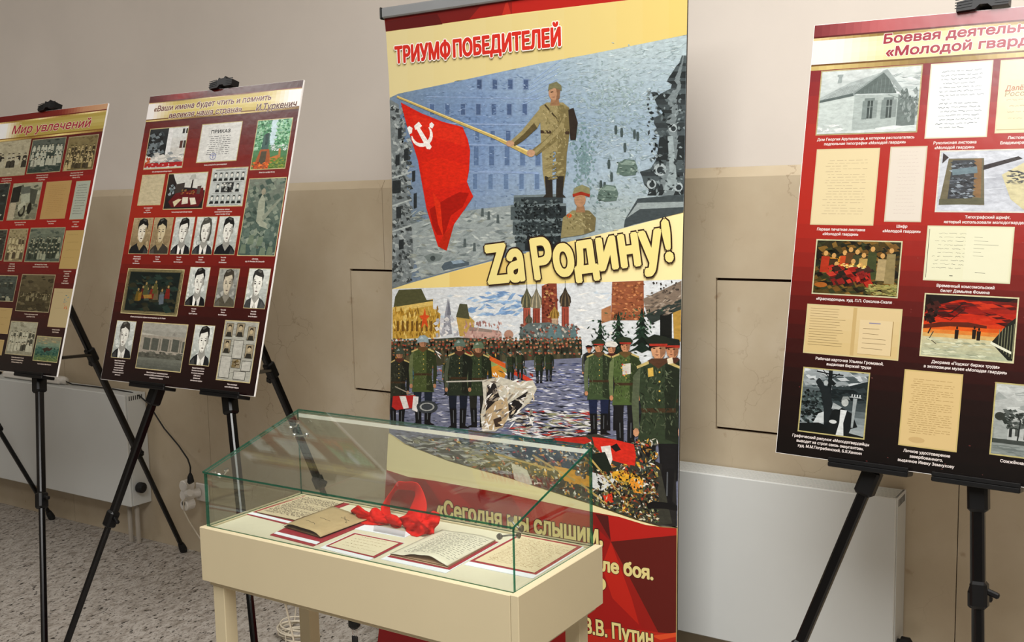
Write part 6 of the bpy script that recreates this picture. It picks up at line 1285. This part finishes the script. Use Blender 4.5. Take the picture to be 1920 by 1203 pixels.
patch('tail', [(730, 973), (722, 966), (712, 955), (704, 951), (698, 953), (693, 961), (684, 957), (671, 946.5), (665, 951), (657, 957), (662, 962, .005), (668, 962), (669, 972), (674, 980, -.01), (684, 983, -.012), (700, 984, -.01), (716, 984, -.008), (730, 982)], yb-.004, .012, 1, fold=.012, fs_=50)
patch('tail', [(748, 970), (762, 964), (780, 958), (797, 958), (803, 962), (812, 957), (824, 961), (826, 970), (823, 982), (815, 990, -.01), (814, 1000, -.02), (806, 1002, -.02), (796, 1001, -.022), (782, 1005, -.022), (772, 1003, -.02), (762, 996, -.015), (757, 986, -.01), (750, 980)], yb-.006, .016, 5, fold=.015, fs_=55)
patch('knot', [(722, 966), (734, 963), (744, 966), (750, 972), (754, 980), (752, 988), (742, 989), (734, 986), (726, 978), (721, 972)], yb-.012, .016, 8, fold=.005, fs_=30)
# ---------------------------------------------------------------- under the case: lock and keys
lk = dc(*(inv(at_z(664, 1160, DO.z-DH-.012)).xy), -DH-.012)
t = empty('hanging_keys', lk, 'round black lock with a ring and black key fob hanging under the display case', 'lock')
MB().tube([lk+Vector((0, 0, -.001)), lk+Vector((0, 0, -.014)), lk+Vector((0, 0, -.02))], [.013, .013, .008], 14).build('lock_barrel', M['plastic'], t)
ringpts = [lk+Vector((.007*math.cos(k*.4), .0, -.028+.01*math.sin(k*.4))) for k in range(17)]
MB().tube(ringpts, .001, 6).build('key_ring', M['steel'], t)
MB().box((-.008, -.003, -.085), (.008, .003, -.037), Matrix.Translation(lk), .002).build('key_fob', M['rubber'], t)
# ---------------------------------------------------------------- sockets and cables on the wall
def W_(x, y, off=0): return at_y(x, y, -off)
s0 = W_(372, 920, .0)
t = empty('triple_socket_adapter', (s0.x, 0, s0.z), 'white triple socket adapter plugged into the wall beside the left radiator', 'adapter')
MB().box((s0.x-.005, -.012, s0.z-.04), (s0.x+.075, -.0005, s0.z+.04), bev=.004).build('wall_socket', M['white_plastic'], t)
MB().tube([(s0.x+.02, -.012, s0.z), (s0.x+.01, -.045, s0.z)], .02, 14).build('plug_neck', M['white_plastic'], t)
ad = MB(); cx_ = s0.x+.005
for dz in (.042, 0, -.042): ad.tube([(cx_, -.04, s0.z+dz), (cx_, -.044, s0.z+dz), (cx_, -.084, s0.z+dz), (cx_, -.088, s0.z+dz)], [.022, .026, .026, .022], 18)
ad.box((cx_-.017, -.084, s0.z-.034), (cx_+.017, -.042, s0.z+.034), bev=.003); ad.build('adapter_body', M['white_plastic'], t)
MB().tube([(cx_, -.0885, s0.z-.034), (cx_, -.0883, s0.z-.034)], .011, 12).build('socket_hole', M['dark_slot'], t)
pq = W_(357, 893, .1)
t = empty('black_plug', pq, 'black plug and cable running up to the left radiator', 'plug')
MB().tube([pq+Vector((.004, 0, -.028)), pq+Vector((0, 0, -.022)), pq+Vector((-.001, 0, 0)), pq+Vector((0, 0, .014))], [.012, .015, .012, .006], 12).build('plug_body', M['rubber'], t)
MB().tube([pq+Vector((0, 0, .012)), W_(357, 875, .1), W_(352, 860, .08), W_(335, 835, .05), W_(308, 803, .03), W_(290, 775, .025), W_(279, 757, .025), W_(262, 742, .04), W_(245, 735, .045)], .0035, 8).build('cable', M['rubber'], t)
wq = W_(352, 925, .1)
t = empty('white_plug', wq, 'white plug with a pale cable looping down to the floor', 'plug')
MB().tube([wq+Vector((.014, 0, .006)), wq+Vector((0, 0, .0)), wq+Vector((-.008, 0, -.014))], [.016, .016, .008], 12).build('plug_body', M['white_plastic'], t)
fl_ = at_z(560, 1192, .006)
pts = [wq+Vector((-.006, 0, -.012)), W_(344, 940, .1), W_(345, 958, .09), W_(354, 976, .08), W_(368, 998, .06), W_(382, 1020, .05), W_(400, 1050, .03)]
# smooth drop to the floor and on to the coil
pe = pts[-1]; pts += [Vector((pe.x+.05, -.03, .02)), Vector((pe.x+.14, -.05, .005)), Vector((fl_.x-.35, fl_.y+.35, .005)), Vector((fl_.x-.12, fl_.y+.1, .005)), Vector((fl_.x-.05, fl_.y, .006))]
MB().tube(pts, .0032, 8).build('cable', M['cable'], t)
t = empty('cable_coil', (fl_.x, fl_.y, 0), 'loose coil of pale cable on the floor under the display case', 'cable')
pts = []
for k in range(150):
    th_ = k*.33; r_ = .055+.02*noise.noise(Vector((k*.11, 1, 3))); pts.append(Vector((fl_.x+r_*1.3*math.cos(th_)+.012*math.sin(k*.07), fl_.y+r_*math.sin(th_)+.01*math.cos(k*.09), .005+.0003*k+.004*math.sin(k*.5))))
MB().tube(pts, .0028, 6).build('cable', M['cable'], t)
top = dc(*inv(at_z(535, 1136, DO.z-DH-.02)).xy, -DH-.013)
MB().tube([top+Vector((0, .0, 0)), top+Vector((.002, .02, -.1)), Vector((top.x+.002, top.y+.03, .3)), Vector(((top.x+fl_.x)/2-.02, (top.y+fl_.y)/2, .12)), Vector((fl_.x-.07, fl_.y, .02))], .0022, 6).build('hanging_lead', M['cable'], t)
ex = at_y(72, 711, -.06)
t = empty('extension_socket', (ex.x, -.06, .699), 'white extension socket bar lying on top of the left radiator', 'socket')
x0_ = at_y(68, 711, -.06).x; x1_ = at_y(123, 714, -.06).x
MB().box((x0_-.25, -.085, .7), (x1_-.02, -.035, .735), bev=.008).tube([(x1_-.02, -.06, .718), (x1_+.0, -.06, .718), (x1_+.006, -.06, .718)], [.02, .018, .008], 12).build('socket_body', M['white_plastic'], t)
MB().tube([(x1_, -.06, .716), (x1_+.05, -.06, .706), (x1_+.15, -.05, .7045), (x1_+.35, -.045, .7045), W_(245, 735, .045)], .003, 8).build('cable', M['rubber'], t)
